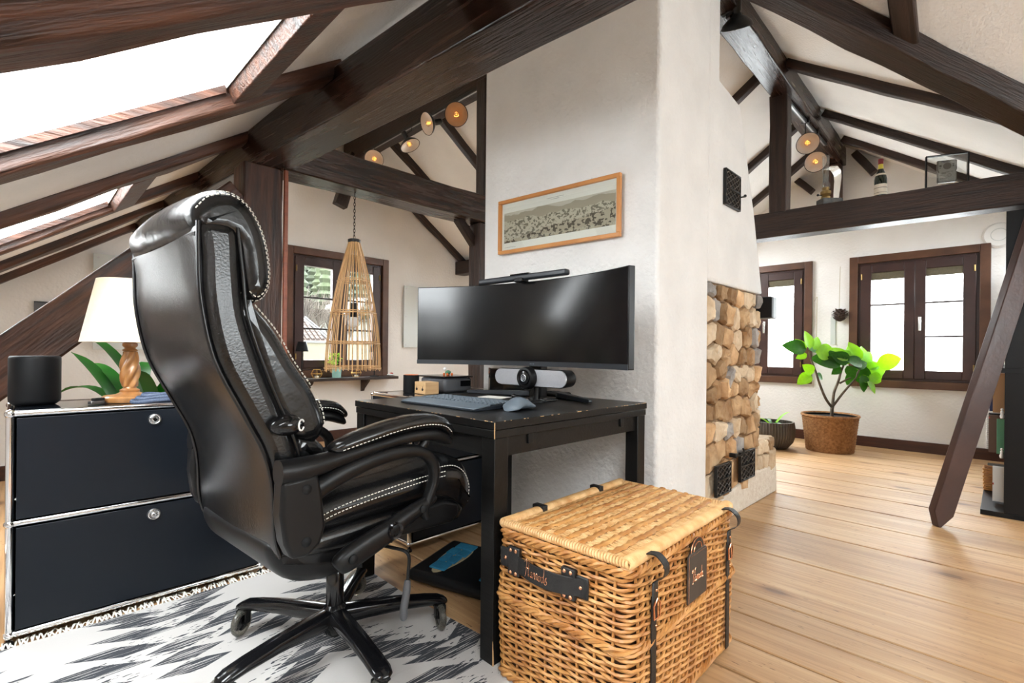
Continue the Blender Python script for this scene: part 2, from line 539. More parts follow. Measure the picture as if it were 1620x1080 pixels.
class G:
    def __init__(s):
        s.v = []
        s.f = []
        s.flat = set()

    def add(s, vs, fs):
        o = len(s.v)
        s.v += [tuple(v) for v in vs]
        s.f += [tuple(i + o for i in f) for f in fs]
        return s

    def quad(s, *p):
        return s.add(p, [tuple(range(len(p)))])

    def box(s, c, d, m=None):
        hx, hy, hz = d[0] / 2, d[1] / 2, d[2] / 2
        vs = [Vector((x, y, z)) for z in (-hz, hz) for y in (-hy, hy) for x in (-hx, hx)]
        if m is not None:
            vs = [m @ v for v in vs]
        C = Vector(c)
        return s.add([v + C for v in vs], [(0, 2, 3, 1), (4, 5, 7, 6), (0, 1, 5, 4), (2, 6, 7, 3), (0, 4, 6, 2), (1, 3, 7, 5)])

    def bx(s, x0, x1, y0, y1, z0, z1):
        return s.box(((x0 + x1) / 2, (y0 + y1) / 2, (z0 + z1) / 2), (abs(x1 - x0), abs(y1 - y0), abs(z1 - z0)))

    def loft(s, rings, closed=False, cap=True):
        n = len(rings[0])
        vs = [v for r in rings for v in r]
        fs = []
        m = len(rings)
        for i in range(m if closed else m - 1):
            a, b = i * n, ((i + 1) % m) * n
            for k in range(n):
                k2 = (k + 1) % n
                fs.append((a + k, a + k2, b + k2, b + k))
        if cap and not closed:
            fs.append(tuple(reversed(range(n))))
            fs.append(tuple(range((m - 1) * n, m * n)))
        return s.add(vs, fs)

    def tube(s, pts, r, n=8, closed=False, cap=True):
        P = [Vector(p) for p in pts]
        m = len(P)
        rs = r if isinstance(r, (list, tuple)) else [r] * m
        T = []
        for i in range(m):
            if closed:
                t = P[(i + 1) % m] - P[i - 1]
            else:
                t = P[min(i + 1, m - 1)] - P[max(i - 1, 0)]
            T.append(t.normalized() if t.length > 1e-9 else Vector((0, 0, 1)))
        a = Vector((0, 0, 1)) if abs(T[0].z) < .9 else Vector((1, 0, 0))
        u = T[0].cross(a).normalized()
        rings = []
        for i in range(m):
            u = (u - T[i] * u.dot(T[i]))
            u = u.normalized() if u.length > 1e-6 else T[i].orthogonal().normalized()
            w = T[i].cross(u)
            rings.append([P[i] + (u * math.cos(2 * PI * k / n) + w * math.sin(2 * PI * k / n)) * rs[i] for k in range(n)])
        return s.loft(rings, closed, cap)

    def lathe(s, prof, c=(0, 0, 0), n=24, m=None, cap=True):
        C = Vector(c)
        rings = []
        for (r, z) in prof:
            ring = [Vector((max(r, 1e-4) * math.cos(2 * PI * k / n), max(r, 1e-4) * math.sin(2 * PI * k / n), z)) for k in range(n)]
            if m is not None:
                ring = [m @ v for v in ring]
            rings.append([v + C for v in ring])
        return s.loft(rings, False, cap)

    def torus(s, c, R, r, m=None, n=24, k=8):
        pts = [Vector((R * math.cos(2 * PI * i / n), R * math.sin(2 * PI * i / n), 0)) for i in range(n)]
        if m is not None:
            pts = [m @ p for p in pts]
        return s.tube([p + Vector(c) for p in pts], r, k, closed=True)

    def ball(s, c, r, n=12, m=8):
        rr = r if isinstance(r, (tuple, list)) else (r, r, r)
        C = Vector(c)
        rings = []
        for i in range(m + 1):
            a = -PI / 2 + PI * i / m
            ca = max(math.cos(a), .02)
            rings.append([C + Vector((rr[0] * ca * math.cos(2 * PI * k / n), rr[1] * ca * math.sin(2 * PI * k / n), rr[2] * math.sin(a))) for k in range(n)])
        return s.loft(rings)

    def prism(s, poly, w0, w1, fr):
        """poly: list of (a,b); fr(a,b,w) -> xyz"""
        n = len(poly)
        vs = [fr(a, b, w0) for a, b in poly] + [fr(a, b, w1) for a, b in poly]
        fs = [tuple(reversed(range(n))), tuple(range(n, 2 * n))]
        fs += [(k, (k + 1) % n, n + (k + 1) % n, n + k) for k in range(n)]
        return s.add(vs, fs)

    def pillow(s, prof, hw, r, n=4, crown=0., sub=3, k=5):
        """closed profile in (u,z) swept along v with rounded ends and a slight crown"""
        P = catmull([(a, b, 0) for a, b in prof], sub, True)
        P = [(p.x, p.y) for p in P]
        m = len(P)
        area = sum(P[i][0] * P[(i + 1) % m][1] - P[(i + 1) % m][0] * P[i][1] for i in range(m))
        sg = 1 if area > 0 else -1
        nor = []
        for i in range(m):
            a, b = P[i - 1], P[(i + 1) % m]
            d = Vector((b[0] - a[0], b[1] - a[1]))
            d = d.normalized() if d.length > 1e-9 else Vector((1, 0))
            nor.append((d.y * sg, -d.x * sg))
        st = []
        for q in range(n + 1):
            a = PI / 2 * (1 - q / n)
            st.append((-(hw - r + r * math.sin(a)), r * (1 - math.cos(a))))
        mid = [(-(hw - r) + 2 * (hw - r) * j / k, 0.) for j in range(1, k)]
        st = st + mid + [(-v, i) for v, i in reversed(st)]
        rings = []
        for v, ins in st:
            o = crown * max(0., 1 - (v / hw) ** 2) - ins
            rings.append([Vector((p[0] + q[0] * o, v, p[1] + q[1] * o)) for p, q in zip(P, nor)])
        s.loft(rings, cap=False)
        # close both ends with strips between facing outline points
        h = m // 2
        best = min(range(m), key=lambda o: sum(math.hypot(P[(o + i) % m][0] - P[(o - 1 - i) % m][0], P[(o + i) % m][1] - P[(o - 1 - i) % m][1]) for i in range(h)))
        for rg in (rings[0], rings[-1]):
            base_ = len(s.v)
            s.v += [tuple(v) for v in rg]
            for i in range(h - 1):
                s.flat.add(len(s.f))
                s.f.append(tuple(base_ + k_ for k_ in ((best + i) % m, (best + i + 1) % m, (best - 2 - i) % m, (best - 1 - i) % m)))
        return s

    def sweep(s, path, hw, hh, v0=0., n=12, sub=4, e=2.6):
        """bar along a path in the (u,z) plane; half width across v, half height in plane"""
        A = [Vector((a, 0, b)) for a, b in path]
        P = catmull(A, sub)
        m = len(P)

        def val(x, i):
            if not isinstance(x, (list, tuple)):
                return x
            t = i / (m - 1) * (len(x) - 1)
            j = min(int(t), len(x) - 2)
            return x[j] + (x[j + 1] - x[j]) * (t - j)
        rings = []
        for i in range(m):
            t = (P[min(i + 1, m - 1)] - P[max(i - 1, 0)]).normalized()
            nr = Vector((-t.z, 0, t.x))
            ring = []
            for k in range(n):
                a = 2 * PI * k / n
                ca, sa = math.cos(a), math.sin(a)
                ring.append(P[i] + Vector((0, v0 + math.copysign(abs(ca) ** (2 / e), ca) * val(hw, i), 0)) + nr * math.copysign(abs(sa) ** (2 / e), sa) * val(hh, i))
            rings.append(ring)
        return s.loft(rings)

    def stitches(s, pts, r=.0014, dash=.0065, gap=.0045):
        P = [Vector(p) for p in pts]
        acc, on = 0., True
        segs, cur = [], [P[0]]
        for a, b in zip(P, P[1:]):
            L = (b - a).length
            pos = 0.
            while L - pos > 1e-7:
                need = (dash if on else gap) - acc
                if pos + need > L:
                    acc += L - pos
                    pos = L
                else:
                    pos += need
                    acc = 0.
                    q = a + (b - a) * (pos / L)
                    if on:
                        segs.append((cur[0], q))
                    cur = [q]
                    on = not on
        for a, b in segs:
            s.tube([a, b], r, 4)
        return s

    def shift(s, d):
        s.v = [(v[0] + d[0], v[1] + d[1], v[2] + d[2]) for v in s.v]
        return s

    def build(s, name, mat, parent=None, off=None, bevel=0., smooth=35., seg=2, base=False):
        if off is not None:
            s.shift((-off[0], -off[1], -off[2]))
        loc = None
        if base:
            xs, ys, zs = zip(*s.v)
            loc = ((min(xs) + max(xs)) / 2, (min(ys) + max(ys)) / 2, min(zs))
            s.shift((-loc[0], -loc[1], -loc[2]))
        me = bpy.data.meshes.new(name)
        me.from_pydata(s.v, [], s.f)
        me.update()
        b = bmesh.new()
        b.from_mesh(me)
        bmesh.ops.recalc_face_normals(b, faces=b.faces)
        b.to_mesh(me)
        b.free()
        if smooth:
            for p in me.polygons:
                p.use_smooth = len(p.vertices) <= 6 and p.index not in s.flat
            me.set_sharp_from_angle(angle=R_(smooth))
        me.materials.append(MATS[mat])
        o = bpy.data.objects.new(name, me)
        COL.objects.link(o)
        if loc:
            o.location = loc
        if parent is not None:
            o.parent = parent
        if bevel:
            md = o.modifiers.new('bevel', 'BEVEL')
            md.width = bevel
            md.segments = seg
            md.limit_method = 'ANGLE'
            md.angle_limit = R_(40)
        return o


def tag(o, label, cat=None, group=None, kind=None):
    o['label'] = label
    if cat:
        o['category'] = cat
    if group:
        o['group'] = group
    if kind:
        o['kind'] = kind
    return o


def thing(name, label, cat, loc=(0, 0, 0), rz=0., group=None, kind=None):
    o = bpy.data.objects.new(name, None)
    COL.objects.link(o)
    o.empty_display_size = .1
    o.location = loc
    o.rotation_euler = (0, 0, rz)
    return tag(o, label, cat, group, kind)


def copy_tree(o, parent=None):
    c = o.copy()
    COL.objects.link(c)
    c.parent = parent
    for ch in o.children:
        copy_tree(ch, c)
    return c


def inst(o, parent, loc=None, rot=None, scale=None):
    c = o.copy()
    COL.objects.link(c)
    c.parent = parent
    if loc is not None:
        c.location = loc
    if rot is not None:
        c.rotation_euler = rot
    if scale is not None:
        c.scale = scale
    return c


def beam(name, p0, p1, w, h, mat, label=None, cat='beam', up=(0, 0, 1), parent=None, group=None, kind='structure', bevel=.008, wob=.004, end=0.):
    """squared timber from p0 to p1 (centre line), local X along its length, gently uneven edges"""
    p0, p1 = Vector(p0), Vector(p1)
    d = p1 - p0
    Ln = d.length
    x = d.normalized()
    z = Vector(up)
    z = (z - x * z.dot(x)).normalized()
    y = z.cross(x)
    M = Matrix((x, y, z)).transposed().to_4x4()
    M.translation = p0
    n = max(2, int(Ln / .22))
    g = G()
    rings = []
    for i in range(n + 1):
        t = Ln * i / n
        rg = []
        for sy, sz in ((-1, -1), (1, -1), (1, 1), (-1, 1)):
            rg.append(Vector((t, sy * w / 2 + random.uniform(-wob, wob), sz * h / 2 + random.uniform(-wob, wob))))
        rings.append(rg)
    g.loft(rings)
    o = g.build(name, mat, None, bevel=bevel, smooth=30)
    if parent is not None:
        o.parent = parent
        o.matrix_local = M
    else:
        o.matrix_world = M
        tag(o, label, cat, group, kind)
    return o


# ------------------------------------------------------------------ the shell of the house
XR, ZR, SL = 2.5, 3.215, .68          # main ridge, its height, slope
YW = 1.25                             # ridge of the cross wing
XW, XE, YS, YN, XF = -1.1, 4.9, -4.0, 5.05, 6.31


def zroof(x, y):
    if x <= XR:
        return ZR - SL * (XR - x)
    return ZR - SL * min(x - XR, abs(y - YW))


def zmain(x):
    return ZR - SL * abs(x - XR)


# floor with separate boards
fl = G().bx(XW, XF, YS, YN, -.07, -.05).build('floor', 'subfloor', base=True, smooth=0)
tag(fl, 'old pine board floor of the attic', 'floor', kind='structure')
edges = [-1.1, -.86, -.60, -.31, -.02, .26, .49, .77, 1.04, 1.30, 1.525, 1.70, 1.885, 2.05, 2.54, 2.985, 3.36, 3.688, 4.04, 4.42, 4.73, 5.02, 5.33, 5.66, 6.0, 6.31]
fo = fl.location
for a, b in zip(edges, edges[1:]):
    w = b - a
    g = G()
    rings = []
    gp = random.uniform(.0030, .0068)
    nseg = 18
    for i in range(nseg + 1):
        y = YS + (YN - YS) * i / nseg
        j0, j1 = random.uniform(-.0015, .0015), random.uniform(-.0015, .0015)
        rings.append([Vector((a + gp + j0, y, -.05)), Vector((b - gp + j1, y, -.05)), Vector((b - gp + j1, y, -.003)), Vector((b - gp - .003 + j1, y, 0)),
                      Vector((a + gp + .003 + j0, y, 0)), Vector((a + gp + j0, y, -.003))])
    g.loft(rings)
    c0 = Vector(((a + b) / 2, 0, 0))
    g.shift(-c0)
    p = g.build('plank', 'plank', fl, smooth=0)
    p.location = c0 - fo


def wall_cols(name, brk, holes, top, fr, mat, label, depth=.28):
    """wall in a vertical plane: brk are the break points along it, holes (a0,a1,z0,z1), fr(a,z,d) maps to world, d outward"""
    g = G()
    for a, b in zip(brk, brk[1:]):
        m = (a + b) / 2
        hs = [h for h in holes if h[0] <= m <= h[1]]
        if hs:
            h = hs[0]
            g.quad(fr(a, 0, 0), fr(b, 0, 0), fr(b, h[2], 0), fr(a, h[2], 0))
            g.quad(fr(a, h[3], 0), fr(b, h[3], 0), fr(b, top(b), 0), fr(a, top(a), 0))
        else:
            g.quad(fr(a, 0, 0), fr(b, 0, 0), fr(b, top(b), 0), fr(a, top(a), 0))
    for a0, a1, z0, z1 in holes:
        for p, q in (((a0, z0), (a1, z0)), ((a1, z0), (a1, z1)), ((a1, z1), (a0, z1)), ((a0, z1), (a0, z0))):
            g.quad(fr(*p, 0), fr(*q, 0), fr(*q, depth), fr(*p, depth))
    o = g.build(name, mat, base=True, smooth=0)
    tag(o, label, 'wall', kind='structure')
    return o


W1 = (1.93, 2.93, .745, 1.92)       # gable window hole: x0,x1,z0,z1
W2 = (.17, 1.11, .70, 1.92)        # far wall, right window (y)
W3 = (1.61, 2.55, .70, 1.93)       # far wall, left window
W4 = (1.5, 3.5, .95, 1.95)          # unseen south gable glazing behind the camera, added to bring in light
wall_cols('wall_gable', [XW, W1[0], XR, W1[1], XE], [W1], zmain, lambda a, z, d: (a, YN + d, z), 'plaster', 'white plaster gable wall behind the rattan pendant lamp', .10)
wall_cols('wall_far', [-1.15, W2[0], W2[1], YW, W3[0], W3[1], 3.65], [W2, W3], lambda y: ZR - SL * abs(y - YW), lambda a, z, d: (XF + d, a, z), 'plaster',
          'white plaster gable wall with two windows behind potted plants', .10)
wall_cols('wall_south', [XW, W4[0], XR, W4[1], XE], [W4], zmain, lambda a, z, d: (a, YS - d, z), 'plaster', 'white plaster gable wall with wide glazing added for light')
wall_cols('wall_west', [YS, YN], [], lambda y: zmain(XW), lambda a, z, d: (XW - d, a, z), 'plaster', 'low white knee wall under the sloping ceiling with skylights')
wall_cols('wall_east', [YS, -1.15], [], lambda y: zmain(XE), lambda a, z, d: (XE + d, a, z), 'plaster', 'low white knee wall beside the wing')
wall_cols('wall_north_east', [3.65, YN], [], lambda y: zmain(XE), lambda a, z, d: (XE + d, a, z), 'plaster', 'low white knee wall behind the chimney')
wall_cols('wall_wing_south', [XE, XF], [], lambda y: zmain(XE), lambda a, z, d: (a, -1.15 - d, z), 'plaster', 'low white wing wall behind the black bookcase')
wall_cols('wall_wing_north', [XE, XF], [], lambda y: zmain(XE), lambda a, z, d: (a, 3.65 + d, z), 'plaster', 'low white wing wall behind the stone chimney')


def slope_grid(name, xs, ys, holes, zf, label, rise=.26):
    g = G()
    for a, b in zip(xs, xs[1:]):
        for c, d in zip(ys, ys[1:]):
            mx, my = (a + b) / 2, (c + d) / 2
            if any(h[0] < mx < h[1] and h[2] < my < h[3] for h in holes):
                continue
            g.quad((a, c, zf(a)), (b, c, zf(b)), (b, d, zf(b)), (a, d, zf(a)))
    o = g.build(name, 'ceiling_plaster', base=True, smooth=0)
    tag(o, label, 'ceiling', kind='structure')
    return o


SKW = [(-.62, .50, 1.26, 1.91), (-.62, .34, 2.86, 3.48), (-.62, .50, -.75, -.05)]
SKE = []
slope_grid('ceiling', sorted({XW, XR, -.62, .34, .50}), sorted({YS, YN, *[v for h in SKW for v in h[2:]]}), SKW, zmain, 'white sloping ceiling with skylights between dark rafters')
g = G()
ys = sorted({YS, -1.15, *[v for h in SKE for v in h[2:]]})
for a, b in zip([XR], [XE]):
    for c, d in zip(ys, ys[1:]):
        if any(h[0] < (a + b) / 2 < h[1] and h[2] < (c + d) / 2 < h[3] for h in SKE):
            continue
        g.quad((a, c, zmain(a)), (b, c, zmain(b)), (b, d, zmain(b)), (a, d, zmain(a)))
g.quad((XR, -1.15, ZR), (XE, -1.15, zmain(XE)), (XR, YW, ZR))
tag(g.build('ceiling', 'ceiling_plaster', base=True, smooth=0), 'white sloping ceiling above the valley beam', 'ceiling', kind='structure')
def wing_slope(sg, hole, label):
    """sg -1: slope towards -y, +1: towards +y; hole (x0,x1,y0,y1)"""
    ye = YW + sg * 2.4
    x0, x1, y0, y1 = hole
    ya, yb = (y0, y1) if sg > 0 else (y1, y0)       # ya nearer the ridge

    def P(x, y):
        return (x, y, ZR - SL * abs(y - YW))
    g = G()
    xa = XR + abs(ya - YW)
    xb = XR + abs(yb - YW)
    g.quad(P(XR, YW), P(XF, YW), P(XF, ya), P(xa, ya))
    g.quad(P(xa, ya), P(x0, ya), P(x0, yb), P(xb, yb))
    g.quad(P(x1, ya), P(XF, ya), P(XF, yb), P(x1, yb))
    g.quad(P(xb, yb), P(XF, yb), P(XF, ye), P(XE, ye))
    tag(g.build('ceiling', 'ceiling_plaster', base=True, smooth=0), label, 'ceiling', kind='structure')


WS = (4.85, 5.95, -.95, -.30)  # unseen skylight hole out of frame, added to light the wing
WN = (4.55, 5.85, 2.45, 3.25)  # hidden skylight hole, added so the far wall gets brighter
EN = (3.25, 4.25, 3.02, 3.56)  # hole hidden by the chimney, added to light the gable wall
wing_slope(-1, WS, 'white wing ceiling sloping down over the bookcase')
wing_slope(1, WN, 'white wing ceiling sloping down behind the chimney')
g = G()


def PE(x, y):
    return (x, y, zmain(x))


g.quad(PE(XR, YW), PE(EN[0], YW + EN[0] - XR), PE(EN[0], EN[2]), PE(EN[0], EN[3]), PE(EN[0], YN), PE(XR, YN))
g.quad(PE(EN[0], YW + EN[0] - XR), PE(EN[1], YW + EN[1] - XR), PE(EN[1], EN[2]), PE(EN[0], EN[2]))
g.quad(PE(EN[0], EN[3]), PE(EN[1], EN[3]), PE(EN[1], YN), PE(EN[0], YN))
g.quad(PE(EN[1], YW + EN[1] - XR), PE(XE, YW + XE - XR), PE(XE, YN), PE(EN[1], YN), PE(EN[1], EN[3]))
tag(g.build('ceiling', 'ceiling_plaster', base=True, smooth=0), 'white sloping ceiling behind the row of track lamps', 'ceiling', kind='structure')

# skylights
CN = 1 / math.hypot(1, SL)


def skylight(i, h, side, label):
    """side: 'w' and 'e' slopes of the main roof, 's' and 'n' slopes of the wing"""
    x0, x1, y0, y1 = h
    nx, ny = {'w': (-SL * CN, 0), 'e': (SL * CN, 0), 's': (0, -SL * CN), 'n': (0, SL * CN)}[side]
    nz = CN
    rise = .24

    def zf(x, y):
        return zmain(x) if side in 'we' else ZR - SL * abs(y - YW)
    root = thing('window_%d' % i, label, 'skylight', ((x0 + x1) / 2, (y0 + y1) / 2, zf((x0 + x1) / 2, (y0 + y1) / 2)), kind='structure')
    off = root.location

    def P(x, y, d):
        return (x + nx * d, y + ny * d, zf(x, y) + nz * d)
    g = G()
    c = [(x0, y0), (x1, y0), (x1, y1), (x0, y1)]
    for a, b in zip(c, c[1:] + c[:1]):
        g.quad(P(*a, -.002), P(*b, -.002), P(*b, rise), P(*a, rise))
    g.build('reveal', 'white_lining', root, off=off, smooth=0)
    g = G()
    t = .05
    for (ax0, ax1, ay0, ay1) in ((x0, x0 + t, y0, y1), (x1 - t, x1, y0, y1), (x0 + t, x1 - t, y0, y0 + t), (x0 + t, x1 - t, y1 - t, y1)):
        vs = [P(x, y, d) for d in (rise - .03, rise + .03) for y in (ay0, ay1) for x in (ax0, ax1)]
        g.add(vs, [(0, 2, 3, 1), (4, 5, 7, 6), (0, 1, 5, 4), (2, 6, 7, 3), (0, 4, 6, 2), (1, 3, 7, 5)])
    g.build('frame', 'white_lining', root, off=off, smooth=0)
    G().quad(P(x0 + t, y0 + t, rise), P(x1 - t, y0 + t, rise), P(x1 - t, y1 - t, rise), P(x0 + t, y1 - t, rise)).build('pane', 'pane_glass', root, off=off, smooth=0)
    ang = math.atan(SL)
    pc = Vector(P((x0 + x1) / 2, (y0 + y1) / 2, rise + .02))
    rot = {'w': (0, -ang, 0), 'e': (0, ang, 0), 's': (ang, 0, 0), 'n': (-ang, 0, 0)}[side]
    k = 1 / CN
    portal(pc, rot, (x1 - x0) * (k if side in 'we' else 1), (y1 - y0) * (k if side in 'sn' else 1))


skylight(4, SKW[0], 'w', 'large skylight with a white lined well above the desk chair')
skylight(5, SKW[1], 'w', 'skylight above the tilted strut beside the gable wall')
skylight(6, SKW[2], 'w', 'skylight over the rug end of the room')
skylight(10, WS, 's', 'unseen skylight added in the wing slope over the bookcase for light')
skylight(11, WN, 'n', 'unseen skylight added in the wing slope behind the chimney for light')
skylight(12, EN, 'e', 'unseen skylight added in the slope behind the chimney shaft for light')


# windows with casements
def window(i, W, H, loc, rz, label, bars=((1, 2), (1, 2)), blind=False, sash_handle=1, mat='window_wood'):
    root = thing('window_%d' % i, label, 'window', loc, rz, kind='structure')
    g = G()
    c = .075
    for (x0, x1, z0, z1) in ((-c, 0, -c, H + c), (W, W + c, -c, H + c), (0, W, H, H + c), (0, W, -c, 0)):
        g.bx(x0, x1, -.03, .012, z0, z1)
    g.build('casing', 'case_wood', root, bevel=.004)
    g = G()
    f = .03
    for (x0, x1, z0, z1) in ((0, f, 0, H), (W - f, W, 0, H), (f, W - f, H - f, H), (f, W - f, 0, f)):
        g.bx(x0, x1, .0, .09, z0, z1)
    g.build('frame', mat, root, bevel=.003)
    sw = (W - 2 * f) / 2
    for s in (0, 1):
        x0 = f + s * sw
        x1 = x0 + sw
        st = .085
        zb, zt = f - .008, H - f + .008
        g = G()
        for (a, b, z0, z1) in ((x0 - (.008 if s == 0 else -.0005), x0 + st, zb, zt), (x1 - st, x1 + (.008 if s == 1 else -.0005), zb, zt), (x0 + st, x1 - st, zt - st, zt), (x0 + st, x1 - st, zb, zb + st)):
            g.bx(a, b, -.012, .05, z0, z1)
        sash = g.build('sash', mat, root, bevel=.005)
        G().bx(x0 + st - .004, x1 - st + .004, .014, .020, zb + st - .004, zt - st + .004).build('pane', 'pane_glass', sash, smooth=0)
        hh = zt - zb - 2 * st
        for b in bars[s]:
            z = zb + st + hh * (3 - b) / 3
            G().bx(x0 + st, x1 - st, .005, .03, z - .009, z + .009).build('glazing_bar', 'beam', sash, bevel=.002)
        if s == 0:
            G().bx(x1 - .022, x1 + .022, .045, .062, zb, zt).build('astragal', mat, sash, bevel=.003)
        if blind:
            G().bx(x0 + st, x1 - st, .0, .012, zt - st - .075, zt - st).build('roller_blind', 'blind', sash)
        if s == sash_handle:
            xh = x0 + st / 2 if s == 1 else x1 - st / 2
            zc = H * .5
            G().bx(xh - .014, xh + .014, -.02, -.011, zc - .03, zc + .03).bx(xh - .010, xh + .010, -.045, -.032, zc - .11, zc + .012).tube([(xh, -.012, zc), (xh, -.04, zc)], .008).build('handle', 'tin', sash, bevel=.003)
        for z in (zb + .12, zt - .12):
            xx = x0 + .004 if s == 0 else x1 - .004
            G().tube([(xx, -.016, z - .03), (xx, -.016, z + .03)], .008).build('hinge', 'brass', sash)
    if abs(rz) < .1:
        portal((loc[0] + W / 2, loc[1] + .27, loc[2] + H / 2), (R_(90), 0, R_(180)), W, H)
    elif rz < 0:
        portal((loc[0] + .27, loc[1] - W / 2, loc[2] + H / 2), (R_(90), 0, R_(90)), W, H)
    else:
        portal((loc[0] + W / 2, loc[1] - .27, loc[2] + H / 2), (R_(90), 0, 0), W, H)
    return root


window(1, W1[1] - W1[0], W1[3] - W1[2], (W1[0], YN, W1[2]), 0, 'brown two-casement window with a narrow shelf and forest view')
window(2, W2[1] - W2[0], W2[3] - W2[2], (XF, W2[1], W2[2]), R_(-90), 'brown two-casement window between the ficus and the black bookcase', bars=((1,), (1, 2)), blind=True)
window(3, W3[1] - W3[0], W3[3] - W3[2], (XF, W3[1], W3[2]), R_(-90), 'brown two-casement window half hidden by the stone chimney', bars=((), ()), blind=True)
# unseen south glazing (behind the camera), added as a source of daylight
root = thing('window_9', 'unseen wide brown framed glazing added in the south gable wall for light', 'window', (W4[0], YS, W4[2]), 0, kind='structure')
g = G()
for x in (0, .98, 1.95):
    g.bx(x, x + .05, -.1, 0, 0, W4[3] - W4[2])
g.bx(.05, 1.95, -.1, 0, 0, .05).bx(.05, 1.95, -.1, 0, W4[3] - W4[2] - .05, W4[3] - W4[2])
g.build('frame', 'window_wood', root)
G().bx(.05, 1.95, -.06, -.055, .05, W4[3] - W4[2] - .05).build('pane', 'pane_glass', root, smooth=0)
portal(((W4[0] + W4[1]) / 2, YS - .26, (W4[2] + W4[3]) / 2), (R_(90), 0, 0), 2.0, 1.0)

# baseboards
tag(G().bx(XF - .022, XF, -1.15, 3.65, 0, .105).build('baseboard_far', 'baseboard_wood', base=True, bevel=.004), 'dark brown baseboard under the two windows of the wing', 'baseboard', kind='structure')
tag(G().bx(XW, XE, YN - .022, YN, 0, .105).build('baseboard_gable', 'baseboard_wood', base=True, bevel=.004), 'dark brown baseboard along the gable wall', 'baseboard', kind='structure')

# ------------------------------------------------------------------ timber frame
rt = R_(3.8)
beam('purlin', (1.18, -.55, 2.0), (.735, 5.05, 2.0), .18, .205, 'beam_gloss', 'massive dark purlin carrying the rafters above the desk', wob=.003, bevel=.006)
# dark post with its orange trim and strut
beam('timber_post', (.885, 2.78, 0), (.885, 2.78, 1.9), .17, .19, 'beam_red', 'dark red-brown post under the purlin beside the window', up=(1, 0, 0), cat='post')
tag(G().bx(.974, .994, 2.662, 2.682, 0, 1.895).build('trim_1', 'post_trim', base=True, bevel=.003), 'narrow orange-brown trim strip along the post', 'trim', kind='structure')
beam('tie_beam', (.96, 2.74, 1.98), (2.52, 2.74, 1.98), .18, .185, 'beam_gloss', 'dark tie beam with the pendant lamp hanging from it')
beam('timber_post', (2.40, 2.74, 0), (2.40, 2.74, 1.885), .12, .12, 'beam', 'dark post under the tie beam, hard by the chimney', up=(1, 0, 0), cat='post')
beam('timber_post', (2.45, 2.74, 2.07), (2.45, 2.74, 2.96), .10, .12, 'beam', 'thin dark post standing on the tie beam against the chimney', up=(1, 0, 0), cat='post')
beam('strut', (-.95, 2.76, -.03), (.80, 2.76, 1.72), .10, .185, 'beam_red', 'slanting reddish strut rising behind the table lamp', cat='strut', up=(-1, 0, 1))
beam('brace', (2.20, 2.76, 1.90), (2.38, 2.76, 1.72), .06, .06, 'beam', 'short brace under the tie beam', cat='brace', up=(1, 0, 1))
RAFT = [(1.11, .078, .12), (1.925, .075, .11), (2.77, .06, .09), (3.50, .06, .10), (4.2, .06, .10), (4.93, .06, .11), (.35, .1, .10), (-.6, .1, .1), (-1.35, .1, .1), (-2.5, .1, .1)]
for y, dp, w in RAFT:
    xa, xb = XW, (1.02 if y < 1 else .98 - (y - 1.1) * .066)
    o = .5 * dp - .012
    nx, nz = SL * CN, -CN
    beam('rafter', (xa + nx * o, y + w / 2, zmain(xa) + nz * o), (xb + nx * o, y + w / 2, zmain(xb) + nz * o), w, dp, 'beam_red', 'dark rough rafter running under the skylight slope', 'rafter',
         group='rafters of the skylight slope', wob=.007, bevel=.012)
# wooden trims at the upper end of the two skylights in view
for k, (x, y0, y1, lab) in enumerate(((.50, 1.23, 1.95, 'brown trim board across the upper end of the large skylight'), (.34, 2.84, 3.5, 'grey-brown trim board across the upper end of the far skylight'))):
    xb = x + .09
    z0 = zmain(x)
    g = G()
    nx, nz = SL * CN * .05, -CN * .05
    vs = [(x, y0, z0 + .02), (xb, y0, zmain(xb) + .02), (xb + nx, y0, zmain(xb) + nz), (x + nx, y0, z0 + nz)]
    vs += [(a, y1, c) for a, _, c in vs]
    g.add(vs, [(0, 1, 2, 3), (7, 6, 5, 4), (0, 4, 5, 1), (1, 5, 6, 2), (2, 6, 7, 3), (3, 7, 4, 0)])
    tag(g.build('trim_%d' % (k + 2), 'beam_red', base=True, bevel=.004), lab, 'trim', kind='structure')
for k, (x0, x1, y, lab) in enumerate(((-.62, .50, 1.918, 'thin brown lath along the lower edge of the large skylight'), (-.62, .34, 3.487, 'thin brown lath along the edge of the far skylight'))):
    g = G()
    vs = [(x0, y, zmain(x0) + .01), (x1, y, zmain(x1) + .01), (x1, y, zmain(x1) - .018), (x0, y, zmain(x0) - .018)]
    vs += [(a, y - .010, c) for a, _, c in vs]
    g.add(vs, [(0, 1, 2, 3), (7, 6, 5, 4), (0, 4, 5, 1), (1, 5, 6, 2), (2, 6, 7, 3), (3, 7, 4, 0)])
    tag(g.build('trim_%d' % (k + 4), 'beam_red', base=True), lab, 'trim', kind='structure')
